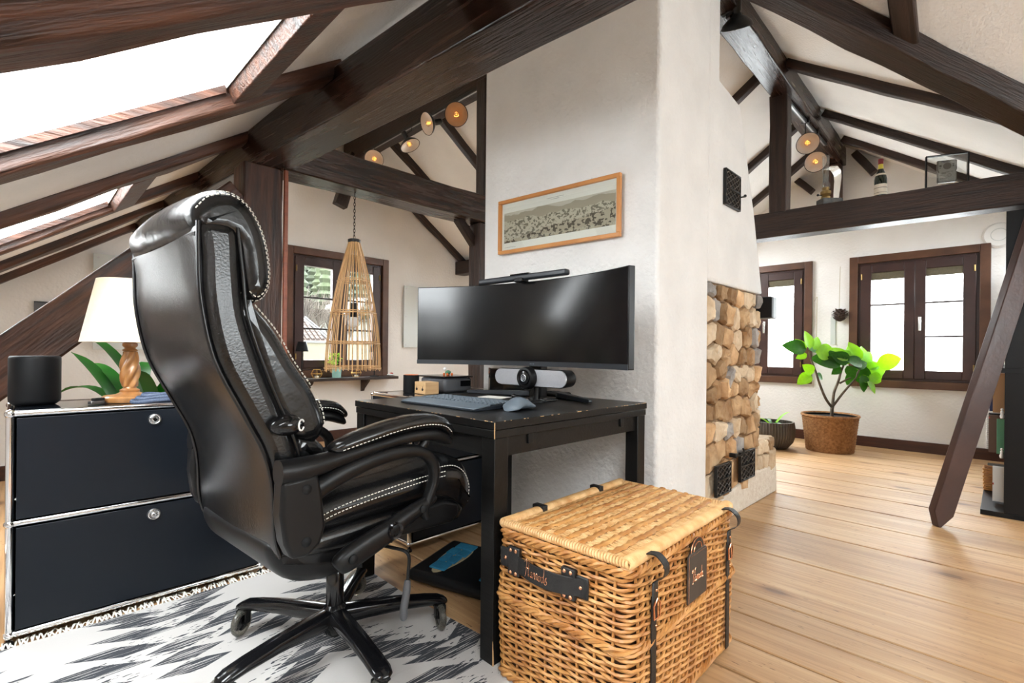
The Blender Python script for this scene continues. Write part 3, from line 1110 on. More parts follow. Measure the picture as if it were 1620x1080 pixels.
# ridge of the main roof and its far slope
beam('ridge_beam', (XR, -2.0, 3.05), (XR, 5.0, 3.05), .14, .2, 'beam', 'dark ridge beam above the row of track lamps')
for y in (3.62, 4.42, 4.98):
    a, b = 2.55, 4.9
    beam('rafter', (a, y, zmain(a) - .03), (b, y, zmain(b) - .03), .075, .075, 'beam', 'thin dark rafter on the slope behind the track lamps', 'rafter', group='rafters behind the track lamps', wob=.006, bevel=.012)
beam('rafter', (2.55, .38, zmain(2.55) - .035), (3.33, .38, zmain(3.33) - .035), .10, .09, 'beam', 'short dark rafter meeting the top of the valley beam', 'rafter', wob=.005)
beam('strut', (2.46, 4.80, 2.98), (2.30, 4.80, 2.42), .09, .13, 'beam', 'stubby end of a brace on the gable wall above the pendant lamp', cat='strut', up=(1, 0, 0))
beam('brace', (2.5, 4.55, 2.62), (3.35, 4.55, 2.62), .09, .11, 'beam', 'collar brace between the rafters behind the track lamps', cat='brace')
beam('purlin', (4.07, 4.15, 2.03), (4.07, 5.05, 2.03), .16, .165, 'beam', 'dark purlin end butting the gable wall beside the monitor')
# wing: ridge, post, cross beam, valley, rafters
beam('ridge_beam', (2.45, 1.20, 3.095), (6.3, 1.31, 3.095), .17, .19, 'beam_gloss', 'weathered ridge beam of the wing with two lamps under it')
beam('timber_post', (4.30, 1.285, 2.07), (4.30, 1.285, 3.02), .13, .12, 'beam', 'dark post standing on the cross beam of the wing', up=(1, 0, 0), cat='post')
beam('timber_post', (6.22, 1.33, 2.36), (6.22, 1.33, 3.0), .16, .13, 'beam_red', 'red-brown post against the far gable behind the oil lamp', up=(1, 0, 0), cat='post')
beam('cross_beam', (4.28, 1.75, 1.985), (4.50, -1.1, 1.985), .16, .20, 'beam', 'dark cross beam carrying a bottle and an oil lamp', wob=.002)
beam('valley_beam', (2.62, 1.13, zmain(2.62) - .05), (4.88, -1.13, zmain(4.88) - .05), .14, .13, 'beam', 'heavy dark valley beam where two ceiling slopes meet', wob=.006)
beam('valley_beam', (2.62, 1.37, zmain(2.62) - .05), (4.88, 3.63, zmain(4.88) - .05), .14, .13, 'beam', 'dark valley beam behind the chimney')
for x in (4.05, 5.12, 5.85):
    yb = max(-1.1, YW - (x - XR) + .05)
    beam('rafter', (x, YW - .08, zroof(x, YW - .08) - .03), (x, yb, zroof(x, yb) - .03), .075, .07, 'beam', 'thin dark rafter on the wing slope above the cross beam', 'rafter', group='rafters on the wing slope above the bookcase', wob=.005, bevel=.012)
    y2 = min(3.6, YW + (x - XR) - .05)
    beam('rafter', (x, YW + .08, zroof(x, YW + .08) - .03), (x, y2, zroof(x, y2) - .03), .075, .07, 'beam', 'thin dark rafter on the wing slope beside the chimney', 'rafter', group='rafters on the wing slope beside the chimney', wob=.005, bevel=.012)
beam('strut', (6.24, 1.14, 3.09), (6.24, .97, 2.84), .07, .10, 'beam', 'short purlin stub under the wing ceiling above the wine bottle', cat='strut', up=(1, 0, 0))
beam('strut', (6.24, 1.72, 2.97), (6.24, 1.53, 2.77), .07, .10, 'beam', 'short purlin stub beside the post on the far gable', cat='strut', up=(1, 0, 0))

# ------------------------------------------------------------------ chimney with exposed stonework
CL = (2.07, 1.126, 0)
chim = thing('chimney', 'broad white plastered chimney breast with exposed rubble stone', 'chimney', CL)


def plan(g, poly, z0, z1):
    return g.prism(poly, z0, z1, lambda a, b, w: (a, b, w))


DX, DY = -.0983, .9952                # direction of the slightly turned face behind the desk
LW = 1.09
c1 = (CL[0] + DX * LW, CL[1] + DY * LW)
g = G()
plan(g, [(2.07, 1.126), (2.61, 1.126), (2.61, 2.25), c1], 0, 3.06)
g.bx(2.60, 2.745, 1.128, 2.2, 1.35, 3.04)
g.build('shaft', 'plaster_rough', chim, off=CL, bevel=.018, seg=3)
g = G()
g.prism([(2.62, 1.345), (3.455, 1.345), (3.30, 1.835), (3.052, 2.44), (2.742, 2.475), (2.62, 2.475)], 1.132, 1.95, lambda a, b, w: (a, w, b))
g.build('hood', 'plaster_rough', chim, off=CL, bevel=.012, seg=3)
g = G()
g.bx(2.60, 3.40, 1.155, 1.9, 0, 1.36)
g.bx(3.38, 3.73, 1.150, 1.85, 0, .365)
g.build('masonry_core', 'mortar', chim, off=CL)
g = G()
g.prism([(2.56, 0), (3.757, 0), (3.745, .185), (3.30, .205), (2.56, .10)], 1.122, 1.85, lambda a, b, w: (a, w, b))
g.build('plinth', 'plinth', chim, off=CL, bevel=.01)


def stone(poly, d, mat, y=1.155):
    """poly: convex outline in (x,z); a rough block standing proud of the mortar"""
    n = len(poly)
    cx_ = sum(p[0] for p in poly) / n
    cz_ = sum(p[1] for p in poly) / n
    # split long edges so that the outline wanders
    pts = []
    for i in range(n):
        a, b = Vector(poly[i]), Vector(poly[(i + 1) % n])
        L = (b - a).length
        pts.append(a)
        k = 2 if L > .09 else 1 if L > .045 else 0
        for q in range(k):
            m = a + (b - a) * ((q + 1) / (k + 1))
            m += Vector((random.uniform(-1, 1), random.uniform(-1, 1))) * min(.008, L * .09)
            pts.append(m)
    n = len(pts)
    tx, tz = random.uniform(-.5, .5), random.uniform(-.5, .5)
    w = max(p.x for p in pts) - min(p.x for p in pts)
    h = max(p.y for p in pts) - min(p.y for p in pts)
    r0, r1, r2, r3 = [], [], [], []
    for p in pts:
        x, z = p.x - cx_, p.y - cz_
        L = max(math.hypot(x, z), .01)
        r0.append(Vector((x, .02, z)))
        r1.append(Vector((x, -d * random.uniform(.45, .7), z)))
        e = max(.55, 1 - random.uniform(.006, .014) / L)
        r2.append(Vector((x * e, -d * (random.uniform(.9, 1.1) + tx * x / w + tz * z / h), z * e)))
        e = random.uniform(.42, .6)
        r3.append(Vector((x * e, -d * (random.uniform(.8, 1.3) + tx * x * e / w + tz * z * e / h), z * e)))
    g = G().loft([r0, r1, r2, r3], cap=False)
    c = Vector((0, -d * random.uniform(.9, 1.25), 0))
    g.add(r3 + [c], [(k, (k + 1) % n, n) for k in range(n)])
    o = g.build('stone', mat, chim, smooth=14)
    o.location = (cx_ - CL[0], y - CL[1], cz_)
    return o


def voronoi(sites, x0, x1, z0, z1, sx=1., inset=.005):
    cells = []
    for i, p in enumerate(sites):
        poly = [(x0, z0), (x1, z0), (x1, z1), (x0, z1)]
        for j, q in enumerate(sites):
            if i == j:
                continue
            # half plane nearer p than q (x scaled)
            nx_, nz_ = (q[0] - p[0]) * sx * sx, q[1] - p[1]
            mx_, mz_ = (p[0] + q[0]) / 2, (p[1] + q[1]) / 2
            ln__ = math.hypot(nx_, nz_)
            lim = -inset * ln__

            def f(v):
                return (v[0] - mx_) * nx_ + (v[1] - mz_) * nz_ - lim
            out = []
            for k in range(len(poly)):
                a, b = poly[k], poly[(k + 1) % len(poly)]
                fa, fb = f(a), f(b)
                if fa <= 0:
                    out.append(a)
                if (fa < 0 < fb) or (fb < 0 < fa):
                    t = fa / (fa - fb)
                    out.append((a[0] + (b[0] - a[0]) * t, a[1] + (b[1] - a[1]) * t))
            poly = out
            if len(poly) < 3:
                break
        if len(poly) >= 3:
            # drop tiny edges
            q = [v for k, v in enumerate(poly) if math.hypot(v[0] - poly[k - 1][0], v[1] - poly[k - 1][1]) > .006]
            if len(q) >= 3:
                cells.append(q)
    return cells


random.seed(23)
sites = []
z = .20
while z < 1.33:
    hrow = random.uniform(.085, .155)
    x = 2.60 + random.uniform(0, .06)
    while x < 3.42:
        wcol = random.uniform(.07, .17)
        sites.append((x + wcol / 2, z + hrow / 2 + random.uniform(-.03, .03)))
        x += wcol
    z += hrow
for c in voronoi(sites, 2.618, 3.415, .13, 1.335, .9, .0075):
    stone(c, random.uniform(.018, .040), random.choices(('stone', 'stone_pale', 'stone_grey'), (6, 2.4, .9))[0])
sites = [(3.47 + .10 * i + random.uniform(-.02, .02), .235 + .095 * j + random.uniform(-.02, .02)) for i in range(3) for j in range(2)]
for c in voronoi(sites, 3.42, 3.735, .165, .375, .9):
    stone(c, random.uniform(.020, .036), random.choice(('stone_pale', 'stone')), y=1.150)
# top stones of the little ledge
sites = [(3.47 + .10 * i + random.uniform(-.02, .02), .08 + .16 * j + random.uniform(-.03, .03)) for i in range(3) for j in range(4)]
for c in voronoi(sites, 3.42, 3.735, .0, .68, .9):
    o = stone(c, random.uniform(.012, .022), 'stone_pale')
    o.rotation_euler = (R_(-90), 0, 0)
    cz_ = o.location.z
    o.location = (o.location.x, 1.145 + cz_ - CL[1], .362)


def grille(x0, x1, z0, z1, y, label, lever=None, nx=7, nz=6):
    c = Vector(((x0 + x1) / 2, y, z0))
    r = thing('air_grille', label, 'grille', c)
    w, h = x1 - x0, z1 - z0
    g = G()
    t = .008
    g.bx(-w / 2, w / 2, -.018, 0, 0, t).bx(-w / 2, w / 2, -.018, 0, h - t, h).bx(-w / 2, -w / 2 + t, -.018, 0, t, h - t).bx(w / 2 - t, w / 2, -.018, 0, t, h - t)
    g.build('frame', 'iron', r, bevel=.002)
    G().bx(-w / 2 + t, w / 2 - t, -.004, -.001, t, h - t).build('backing', 'black_matt', r)
    g = G()
    for k in range(nx + 1):
        x = -w / 2 + t + (w - 2 * t) * k / nx
        pts = []
        for j in range(nz * 2 + 1):
            zz = t + (h - 2 * t) * j / (nz * 2)
            xx = x + (w - 2 * t) / nx * (.45 if (j + k) % 2 else -.45)
            pts.append((max(-w / 2 + t, min(w / 2 - t, xx)), -.012, zz))
        g.tube(pts, .0032, 5)
    g.build('lattice', 'iron_edge', r)
    G().bx(-w / 2 + t, w / 2 - t, -.018, -.008, h / 2 - .004, h / 2 + .004).build('crossbar', 'iron', r)
    if lever:
        G().tube([(w / 2 * lever[0], -.014, h * lever[1]), (w / 2 * lever[0] + .018, -.03, h * lever[1] + .004), (w / 2 * lever[0] + .03, -.03, h * lever[1] + .012)], .005, 6).ball((w / 2 * lever[0] + .03, -.03, h * lever[1] + .012), .009).build('lever', 'iron', r)
    return r


grille(2.80, 3.02, 1.795, 2.0, 1.130, 'black iron warm-air grille high on the white chimney', lever=(1., .42))
grille(2.66, 2.86, .175, .345, 1.108, 'black iron grille low in the stonework, nearer the wicker hamper', nx=6, nz=5)
grille(2.99, 3.22, .20, .375, 1.104, 'black iron grille low in the stonework, beside the stone ledge', nx=6, nz=5)
r = thing('damper_handle', 'small black iron hook handle above the ledge-side grille', 'handle', (2.955, 1.10, .37))
G().tube(catmull([(-.045, -.01, .0), (0, -.025, -.004), (.03, -.03, .012), (.045, -.02, .03)], 4), .0055, 6).build('rod', 'iron', r)
G().bx(-.06, -.035, -.02, .02, -.012, .012).build('bracket', 'iron', r, bevel=.003)
r = thing('metal_box', 'grey metal box mounted at the top corner of the stonework', 'box', (3.46, 1.16, 1.185))
G().bx(-.055, .055, -.10, .02, 0, .14).build('housing', 'grey_plastic', r, bevel=.004)
G().bx(-.057, -.02, -.103, .0, .004, .136).build('dark_panel', 'black_matt', r, bevel=.003)  # black panel over the left part of the box

# ------------------------------------------------------------------ desk
DK = (1.005, 1.075, 0)
desk = thing('desk', 'square black-stained wooden desk with worn edges', 'desk', DK)
DWX, DWY = .885, .865
G().bx(0, DWX, 0, DWY, .716, .741).build('tabletop', 'desk_black', desk, bevel=.002)
G().bx(.003, DWX - .003, .003, DWY - .003, .689, .7145).build('extension_leaf', 'desk_black', desk, bevel=.002)
lw = .058
for x in (.006, DWX - .006 - lw):
    for y in (.006, DWY - .006 - lw):
        lg = G().bx(x, x + lw, y, y + lw, (.0065 if x < .1 else 0), .689).build('leg', 'desk_black', desk, bevel=.002)
        if x < .1 and y < .1:
            G().prism([(0, 0), (.010, 0), (.0, .075)], -.0012, .0012, lambda a, b, w: (.0055 + a * .5, .0055 - w, .007 + b)).build('worn_edge', 'bare_wood', lg)
for nm, (x0, x1, y0, y1) in (('apron', (.018, .036, lw, DWY - lw)), ('apron', (DWX - .036, DWX - .018, lw, DWY - lw)), ('apron', (lw, DWX - lw, .018, .036)), ('apron', (lw, DWX - lw, DWY - .036, DWY - .018))):
    G().bx(x0, x1, y0, y1, .628, .689).build(nm, 'desk_black', desk, bevel=.001)
for x in (.16, .70):
    G().bx(x, x + .022, .010, .02, .655, .689).build('slide_guide', 'black_plastic', desk, bevel=.002)
g = G()
random.seed(5)
for k in range(46):
    if random.random() < .5:
        t = random.uniform(.0, DWX - .02)
        g.bx(t, t + random.uniform(.003, .012), -.0006, .0012, .7395, .7415)
    else:
        t = random.uniform(.0, DWY - .02)
        g.bx(-.0006, .0012, t, t + random.uniform(.003, .014), .7395, .7415)
g.bx(-.0008, .0010, -.0008, .0010, .69, .739)
o = g.build('edge_wear', 'bare_wood', desk)
o['kind'] = 'stuff'

# ------------------------------------------------------------------ monitor
mon = thing('monitor', 'very wide curved black monitor on the desk', 'monitor', (1.62, 1.49, .742))
pL, pR = Vector((1.375, 2.03)), Vector((1.52, .94))
chord = pR - pL
half = chord.length / 2
ctr = (pL + pR) / 2
dirc = chord.normalized()
nrm = Vector((-dirc.y, dirc.x))       # points away from the viewer
if nrm.x < 0:
    nrm = -nrm
sag = .135
RR = (half * half + sag * sag) / (2 * sag)
th = math.asin(half / RR)
cen = ctr + nrm * (sag - RR)


def arc(t, off, z):
    a = t * th
    p = cen + (nrm * math.cos(a) + dirc * math.sin(a)) * (RR + off)
    return Vector((p.x, p.y, z))


NA = 28


def curved(g, z0, z1, o0, o1, t0=-1., t1=1.):
    rings = []
    for i in range(NA + 1):
        t = t0 + (t1 - t0) * i / NA
        rings.append([arc(t, o0, z0), arc(t, o1, z0), arc(t, o1, z1), arc(t, o0, z1)])
    return g.loft(rings)


curved(G(), .890, 1.262, 0, .028).build('housing', 'black_plastic', mon, off=mon.location, bevel=.003)
curved(G(), .912, 1.258, -.0015, .0, -.992, .992).build('screen', 'screen', mon, off=mon.location, smooth=60)
curved(G(), .890, .910, -.002, .0, -1, 1).build('chin', 'bezel', mon, off=mon.location, smooth=60)
g = G()
for k in range(3):
    t = .055 + k * .016
    curved(g, .898, .902, -.0026, -.002, t, t + .008)
g.build('mark', 'slate', mon, off=mon.location)
hb = arc(0, .03, 1.05)
G().lathe([(.10, 0), (.10, .03), (.06, .055), (.05, .07)], hb, 24, Matrix.Rotation(R_(90), 3, 'Y')).build('back_hub', 'black_plastic', mon, off=mon.location)
G().box((hb.x + .065, hb.y, .93), (.05, .075, .37)).build('stand_neck', 'black_plastic', mon, off=mon.location, bevel=.008)
G().bx(1.73, 1.84, 1.44, 1.55, .742, .765).build('stand_hub', 'black_plastic', mon, off=mon.location, bevel=.008)
for e in ((1.60, 1.915), (1.665, 1.205)):
    b0 = Vector((1.775, 1.49, .757))
    d = Vector((e[0], e[1], .751)) - b0
    yy = d.normalized().cross(Vector((0, 0, 1))).normalized()
    g = G()
    rings = []
    for t, hw, hh in ((0, .022, .014), (.5, .016, .011), (.97, .011, .008), (1., .008, .005)):
        p = b0 + d * t
        rings.append([p + yy * (sx * hw) + Vector((0, 0, sz * hh)) for sx, sz in ((-1, -1), (1, -1), (1, 1), (-1, 1))])
    g.loft(rings).build('stand_foot', 'bezel', mon, off=mon.location, bevel=.003)

r = thing('screen_light_bar', 'slim black light bar clipped on top of the curved monitor', 'light bar', (1.55, 1.50, 1.262))
a, b = Vector((1.528, 1.742, 1.274)), Vector((1.585, 1.265, 1.281))
d = (b - a).normalized()
yy = Vector((-d.y, d.x, 0)).normalized()
m = Matrix((d, yy, Vector((0, 0, 1)))).transposed()
G().box((a + b) / 2, ((b - a).length, .034, .025), m).build('bar', 'bezel', r, off=r.location, bevel=.007)
G().box((a + b) / 2 + Vector((0, 0, .0135)), (.10, .036, .006), m).build('control_panel', 'black_gloss', r, off=r.location, bevel=.002)
g = G()
for k in range(4):
    g.box((a + b) / 2 + d * (-.036 + .024 * k) - yy * 0 + Vector((0, 0, .017)), (.006, .006, .001), m)
g.build('touch_mark', 'steel', r, off=r.location)
G().box((a + b) / 2 + Vector((0, 0, -.012)) + yy * (-.0), (.045, .05, .018), m).build('clip', 'black_plastic', r, off=r.location, bevel=.004)

# conference camera bar
r = thing('conference_camera', 'silver-mesh video bar with a round lens under the monitor', 'camera', (1.53, 1.40, .742))
zc = .845
pa, pb = Vector((1.505, 1.605, zc)), Vector((1.50, 1.195, zc))


def stadium(x, y0, y1, zc, hh, n=8):
    pts = []
    for k in range(n + 1):
        a = -PI / 2 + PI * k / n
        pts.append((x, y1 + 0 + hh * math.cos(a), zc + hh * math.sin(a)))
    for k in range(n + 1):
        a = PI / 2 + PI * k / n
        pts.append((x, y0 + hh * math.cos(a), zc + hh * math.sin(a)))
    return [Vector(p) for p in pts]


G().loft([stadium(1.503, 1.235, 1.57, zc, .035), stadium(1.51, 1.235, 1.57, zc, .037), stadium(1.575, 1.245, 1.56, zc, .034)]).build('body', 'black_plastic', r, off=r.location)
G().loft([stadium(1.4985, 1.235, 1.57, zc, .033), stadium(1.504, 1.235, 1.57, zc, .0345)]).build('speaker_mesh', 'mesh_grey', r, off=r.location)
ym = Matrix.Rotation(R_(-90), 3, 'Y')
ln = G().lathe([(.047, 0), (.047, .012), (.042, .028), (.034, .03), (.030, .026)], (1.50, 1.40, zc), 28, ym).build('lens_ring', 'black_plastic', r, off=r.location)
G().lathe([(.030, 0), (.028, .006), (.012, .010)], (1.474, 1.40, zc), 24, ym).build('lens', 'black_gloss', ln, off=r.location)
G().torus((1.4655, 1.398, zc), .013, .0022, ym, 20, 6).torus((1.463, 1.398, zc), .006, .0018, ym, 14, 5).build('lens_mark', 'mesh_grey', ln, off=r.location)
G().lathe([(.045, 0), (.045, .006), (.012, .010), (.012, .075)], (1.545, 1.40, .742), 24).build('stand', 'black_plastic', r, off=r.location)

# keyboard with separate palm rest edge
r = thing('keyboard', 'slate-grey keyboard with padded palm rest on the desk', 'keyboard', (1.12, 1.305, .7415), R_(2.0))
# tray and keys
G().prism([(0, 0), (.235, 0), (.235, .006), (.22, .016), (.085, .014), (.07, .012), (.0, .005)], 0, .44, lambda a, b, w: (a, w, b)).build('tray', 'slate_dark', r, bevel=.002)
G().prism([(0.002, .006), (.083, .0135), (.083, .019), (.06, .0185), (.004, .010)], .002, .438, lambda a, b, w: (a, w, b)).build('palm_rest', 'slate', r, bevel=.003)
g = G()
for i in range(6):
    n = 17 if i else 18
    for k in range(n):
        y = .012 + .418 * k / n
        x = .096 + i * .0205
        z = .0155 + i * .0004
        w = .418 / n - .005
        g.bx(x, x + .0150, y, y + w, z, z + .006)
o = g.build('keys', 'slate', r, bevel=.001, seg=1)
o['kind'] = 'stuff'

r = thing('computer_mouse', 'sculpted grey wireless mouse next to the keyboard', 'mouse', (1.285, 1.235, .7415), R_(8))
rings = []
for t, w, h, sk in ((0, .012, .006, 0), (.08, .028, .018, 0), (.3, .037, .036, .004), (.52, .04, .046, .006), (.75, .040, .036, .004), (.93, .034, .018, 0), (1., .018, .006, 0)):
    x = -.062 + .124 * t
    ring = []
    for k in range(14):
        a = 2 * PI * k / 14
        ca, sa = math.cos(a), math.sin(a)
        ring.append(Vector((-x, ca * w + sk * 2 + (.014 * max(0, ca) * (1 if .2 < t < .8 else .3)), max(0., .003 + (h * (.5 + .5 * sa)) - .010 * max(0, ca)))))
    rings.append(ring)
G().loft(rings).build('shell', 'slate', r, smooth=60)
G().lathe([(.010, -.004), (.011, 0), (.010, .004)], (.038, .004, .028), 16, Matrix.Rotation(R_(90), 3, 'X')).build('scroll_wheel', 'steel', r)

r = thing('wireless_dock', 'small flat black puck with metal rim on the desk', 'dock', (1.60, 1.42, .7415), R_(5))
G().bx(-.05, .05, -.05, .05, 0, .016).build('body', 'black_gloss', r, bevel=.006)
G().bx(-.0505, .0505, -.0505, .0505, .003, .006).build('rim', 'steel', r, bevel=.004)
tag(G().box((1.55, 1.66, .743), (.085, .13, .002), Matrix.Rotation(R_(14), 3, 'Z')).build('paper_card', 'paper', base=True), 'white printed card lying on the desk behind the keyboard', 'card')
r = thing('usb_receiver', 'tiny black gadget on the desk below the camera lens', 'gadget', (1.515, 1.50, .7415))
G().bx(-.01, .01, -.012, .012, 0, .012).build('foot', 'black_plastic', r, bevel=.003)
G().ball((0, 0, .019), .011).build('knob', 'black_gloss', r)
r = thing('storage_box', 'glossy black box standing on the desk behind the monitor', 'box', (1.80, 1.80, .7415))
G().bx(-.06, .07, -.14, .11, 0, .125).build('body', 'black_gloss', r, bevel=.006)
G().bx(-.064, -.06, .098, .108, 0, .127).build('rim', 'chrome', r)

# ------------------------------------------------------------------ modular steel cabinets
def module_cabinet(name, label, loc, w, d, zs, front='drawers', top='navy_top'):
    r = thing(name, label, 'cabinet', loc)
    for x in (0, w):
        for y in (0, d):
            for a, b in zip(zs, zs[1:]):
                G().tube([(x, y, a), (x, y, b)], .0105, 12).build('upright_tube', 'chrome', r)
            for z in zs:
                G().ball((x, y, z), .0145, 14, 10).build('ball_joint', 'chrome', r)
            G().lathe([(.004, 0.012), (.004, zs[0])], (x, y, 0), 8).lathe([(.014, 0), (.014, .008), (.008, .014)], (x, y, 0), 14).build('foot', 'black_plastic', r)
    for z in zs:
        for y in (0, d):
            G().tube([(0, y, z), (w, y, z)], .0105, 12).build('rail_tube', 'chrome', r)
        for x in (0, w):
            G().tube([(x, 0, z), (x, d, z)], .0105, 12).build('rail_tube', 'chrome', r)
    for x in (-.0005, w + .0005):
        for a, b in zip(zs, zs[1:]):
            G().box((x, d / 2, (a + b) / 2), (.002, d - .02, b - a - .02)).build('side_panel', 'navy_panel', r)
    G().box((w / 2, d, (zs[0] + zs[-1]) / 2), (w - .02, .002, zs[-1] - zs[0] - .02)).build('back_panel', 'navy_panel', r)
    G().box((w / 2, d / 2, zs[-1] + .007), (w - .022, d - .022, .002)).build('top_panel', top, r)
    for z in zs[:-1]:
        G().box((w / 2, d / 2, z), (w - .02, d - .02, .002)).build('shelf_panel', 'navy_panel', r)
    for a, b in zip(zs, zs[1:]):
        dr = G().box((w / 2, -.004, (a + b) / 2), (w - .030, .012, b - a - .028)).build('drawer_front', 'navy_panel', r, bevel=.001)
        if front == 'drawers':
            my = Matrix.Rotation(R_(90), 3, 'X')
            lk = G().lathe([(.021, 0), (.021, .003), (.019, .006), (.012, .0055), (.011, .004)], (w / 2 - .0, -.010, b - .048), 24, my).build('lock_rosette', 'steel', dr)
            G().torus((w / 2, -.0165, b - .048), .0155, .002, my, 24, 6).lathe([(.008, .004), (.008, .008), (.006, .010)], (w / 2, -.010, b - .048), 16, my).build('lock_core', 'chrome', dr)
    return r


module_cabinet('steel_cabinet', 'two-drawer black steel cabinet with chrome tubes and a lamp on top', (-.018, 2.235, 0), .75, .35, (.034, .387, .738))
module_cabinet('steel_cabinet', 'black steel cabinet with chrome tubes behind the desk', (1.315, 1.992, 0), .62, .35, (.034, .395, .725), front='plain')

# ------------------------------------------------------------------ things on the left cabinet
r = thing('speaker', 'matt black cylindrical speaker on the steel cabinet', 'speaker', (.042, 2.455, .7475))
G().lathe([(.056, 0), (.062, .005), (.068, .012), (.0695, .020), (.0695, .163), (.068, .170), (.064, .173), (.015, .1735)], n=40).build('body', 'black_matt', r, smooth=50)
G().lathe([(.052, 0), (.052, .004)], n=30).build('foot_ring', 'black_plastic', r)
LP = (.303, 2.385, .7475)
r = thing('table_lamp', 'table lamp with cream cloth shade and twisted wooden stem', 'lamp', LP)
G().lathe([(.0, 0), (.082, 0), (.086, .006), (.086, .018), (.080, .024), (.045, .028), (.030, .036), (.032, .044), (.022, .050), (.020, .056)], n=36).build('base', 'turned_wood', r)
rings = []
for i in range(33):
    t = i / 32
    z = .056 + .135 * t
    R0 = .019 + .011 * math.sin(PI * (t * .9 + .08))
    ring = []
    for k in range(40):
        a = 2 * PI * k / 40
        rr = R0 + .0042 * math.cos(5 * (a - t * 2.6))
        ring.append(Vector((rr * math.cos(a), rr * math.sin(a), z)))
    rings.append(ring)
G().loft(rings).build('twisted_stem', 'turned_wood', r, smooth=70)
G().lathe([(.016, .19), (.026, .196), (.016, .204), (.024, .212), (.024, .222), (.014, .230), (.012, .30)], n=24).build('collar', 'turned_wood', r)
G().lathe([(.149, .226), (.1505, .226), (.104, .462), (.1025, .462), (.149, .226)], n=48, cap=False).build('lamp_shade', 'shade_cloth', r, smooth=60)
G().tube([(.0, 0, .30), (0, 0, .455)], .004).tube([(-.10, 0, .455), (.10, 0, .455)], .0025).build('shade_carrier', 'brass', r)
r = thing('phone_cable', 'coiled dark blue braided cable on the steel cabinet', 'cable', (.40, 2.272, .7475))
for k in range(3):
    pts = []
    for i in range(26):
        a = 2 * PI * i / 26
        pts.append((.105 * math.cos(a) * (1 - .06 * k) + .01 * k, .022 * math.sin(a) * (1 - .1 * k), .008 + .011 * k + .003 * math.sin(3 * a)))
    G().tube(pts, .0072, 8, closed=True).build('loop', 'cable_blue', r)
r = thing('small_clip', 'small dark metal block in front of the lamp base', 'block', (.20, 2.33, .7475), R_(20))
G().bx(-.022, .022, -.012, .012, 0, .012).build('lower_block', 'iron_edge', r, bevel=.003)
G().bx(-.012, .022, -.010, .010, .012, .022).build('upper_block', 'iron', r, bevel=.002)

# strap-leaved plant behind the cabinet
PC = (.40, 2.98, 0)
r = thing('clivia_plant', 'plant with long strap leaves behind the steel cabinet', 'plant', PC, R_(-45))
G().lathe([(.0, 0), (.10, 0), (.115, .02), (.15, .56), (.152, .60), (.138, .60), (.13, .56)], n=30).build('pot', 'ribbed_pot', r)
G().lathe([(.132, .56), (.01, .57)], n=24).build('soil', 'soil', r)


def blade(g, p0, dirx, diry, L, w, rise, droop, n=12, fold=.25):
    d = Vector((dirx, diry, 0)).normalized()
    sd = Vector((-d.y, d.x, 0))
    up = Vector((0, 0, 1))
    pts = [Vector(p0) + d * (L * t) + up * (rise * t - droop * t * t) for t in [i / n for i in range(n + 1)]]
    rows = []
    for i, p in enumerate(pts):
        t = i / n
        ww = w * (.55 + .45 * math.sin(PI * min(1, t * .9 + .12))) * (1 if t < .75 else max(.03, math.cos((t - .75) / .25 * PI / 2)))
        lift = up * (ww * fold)
        rows.append([p - sd * ww + lift, p - up * .0015, p + sd * ww + lift, p + up * .0022])
    vs = [v for rr in rows for v in rr]
    fs = []
    for i in range(n):
        for k in range(4):
            k2 = (k + 1) % 4
            fs.append((4 * i + k, 4 * i + k2, 4 * (i + 1) + k2, 4 * (i + 1) + k))
    return g.add(vs, fs)


for x0, dx, dy, L, w, rise, droop in ((-.02, -1, -.1, .27, .046, .56, .20), (.03, -1, .25, .36, .034, .66, .36), (.10, -1, -.15, .34, .046, .86, .42), (.0, -1, .1, .42, .034, .55, .40), (.06, 1, -.1, .22, .050, .60, .36),
                                     (.10, 1, .3, .30, .040, .70, .52), (.12, -.2, -1, .12, .044, .50, .22), (.0, -.4, .8, .3, .036, .7, .4), (.16, 1, -.4, .24, .040, .40, .40), (.1, .2, .9, .28, .036, .6, .4)):
    blade(G(), (x0, 0, .57), dx, dy, L, w, rise, droop).build('leaf', 'leaf_dark', r, smooth=50)

# things on the cabinet behind the desk
TZ = .734
r = thing('printer', 'small dark grey printer on the cabinet behind the desk', 'printer', (1.66, 2.18, TZ))
G().bx(-.085, .10, -.11, .11, 0, .075).build('body', 'grey_plastic', r, bevel=.012)
G().bx(-.095, .105, -.115, .115, .077, .086).build('lid', 'black_gloss', r, bevel=.003)
G().bx(.02, .09, -.1125, -.109, .03, .06).build('panel', 'black_gloss', r)
r = thing('toy_figure', 'tiny colourful frog figurine sitting on the printer', 'figurine', (1.665, 2.16, TZ + .0865))
G().ball((0, 0, .016), (.018, .014, .012)).build('body', 'book_green', r)
G().ball((-.014, .010, .034), (.010, .010, .010)).build('head', 'white_plastic', r)
for a, b in ((-.016, -.014), (.016, -.014), (-.016, .014), (.016, .014)):
    G().ball((a, b, .006), .007, 8, 6).build('foot', 'orange', r)
r = thing('pen_cup', 'black cylindrical cup with an orange inside behind the desk', 'cup', (1.455, 2.20, TZ))
G().lathe([(.0, 0), (.040, 0), (.041, .004), (.041, .092), (.0395, .093)], n=32, cap=False).build('wall', 'black_matt', r, smooth=50)
G().lathe([(.0, .006), (.037, .006), (.0375, .010), (.0393, .093)], n=32, cap=False).build('lining', 'orange', r, smooth=50)
r = thing('wooden_block', 'pale pine block with cut notches behind the desk', 'block', (1.475, 2.09, TZ), R_(-6))
G().bx(-.04, .04, -.055, .055, 0, .062).build('block', 'bare_wood', r, bevel=.003)
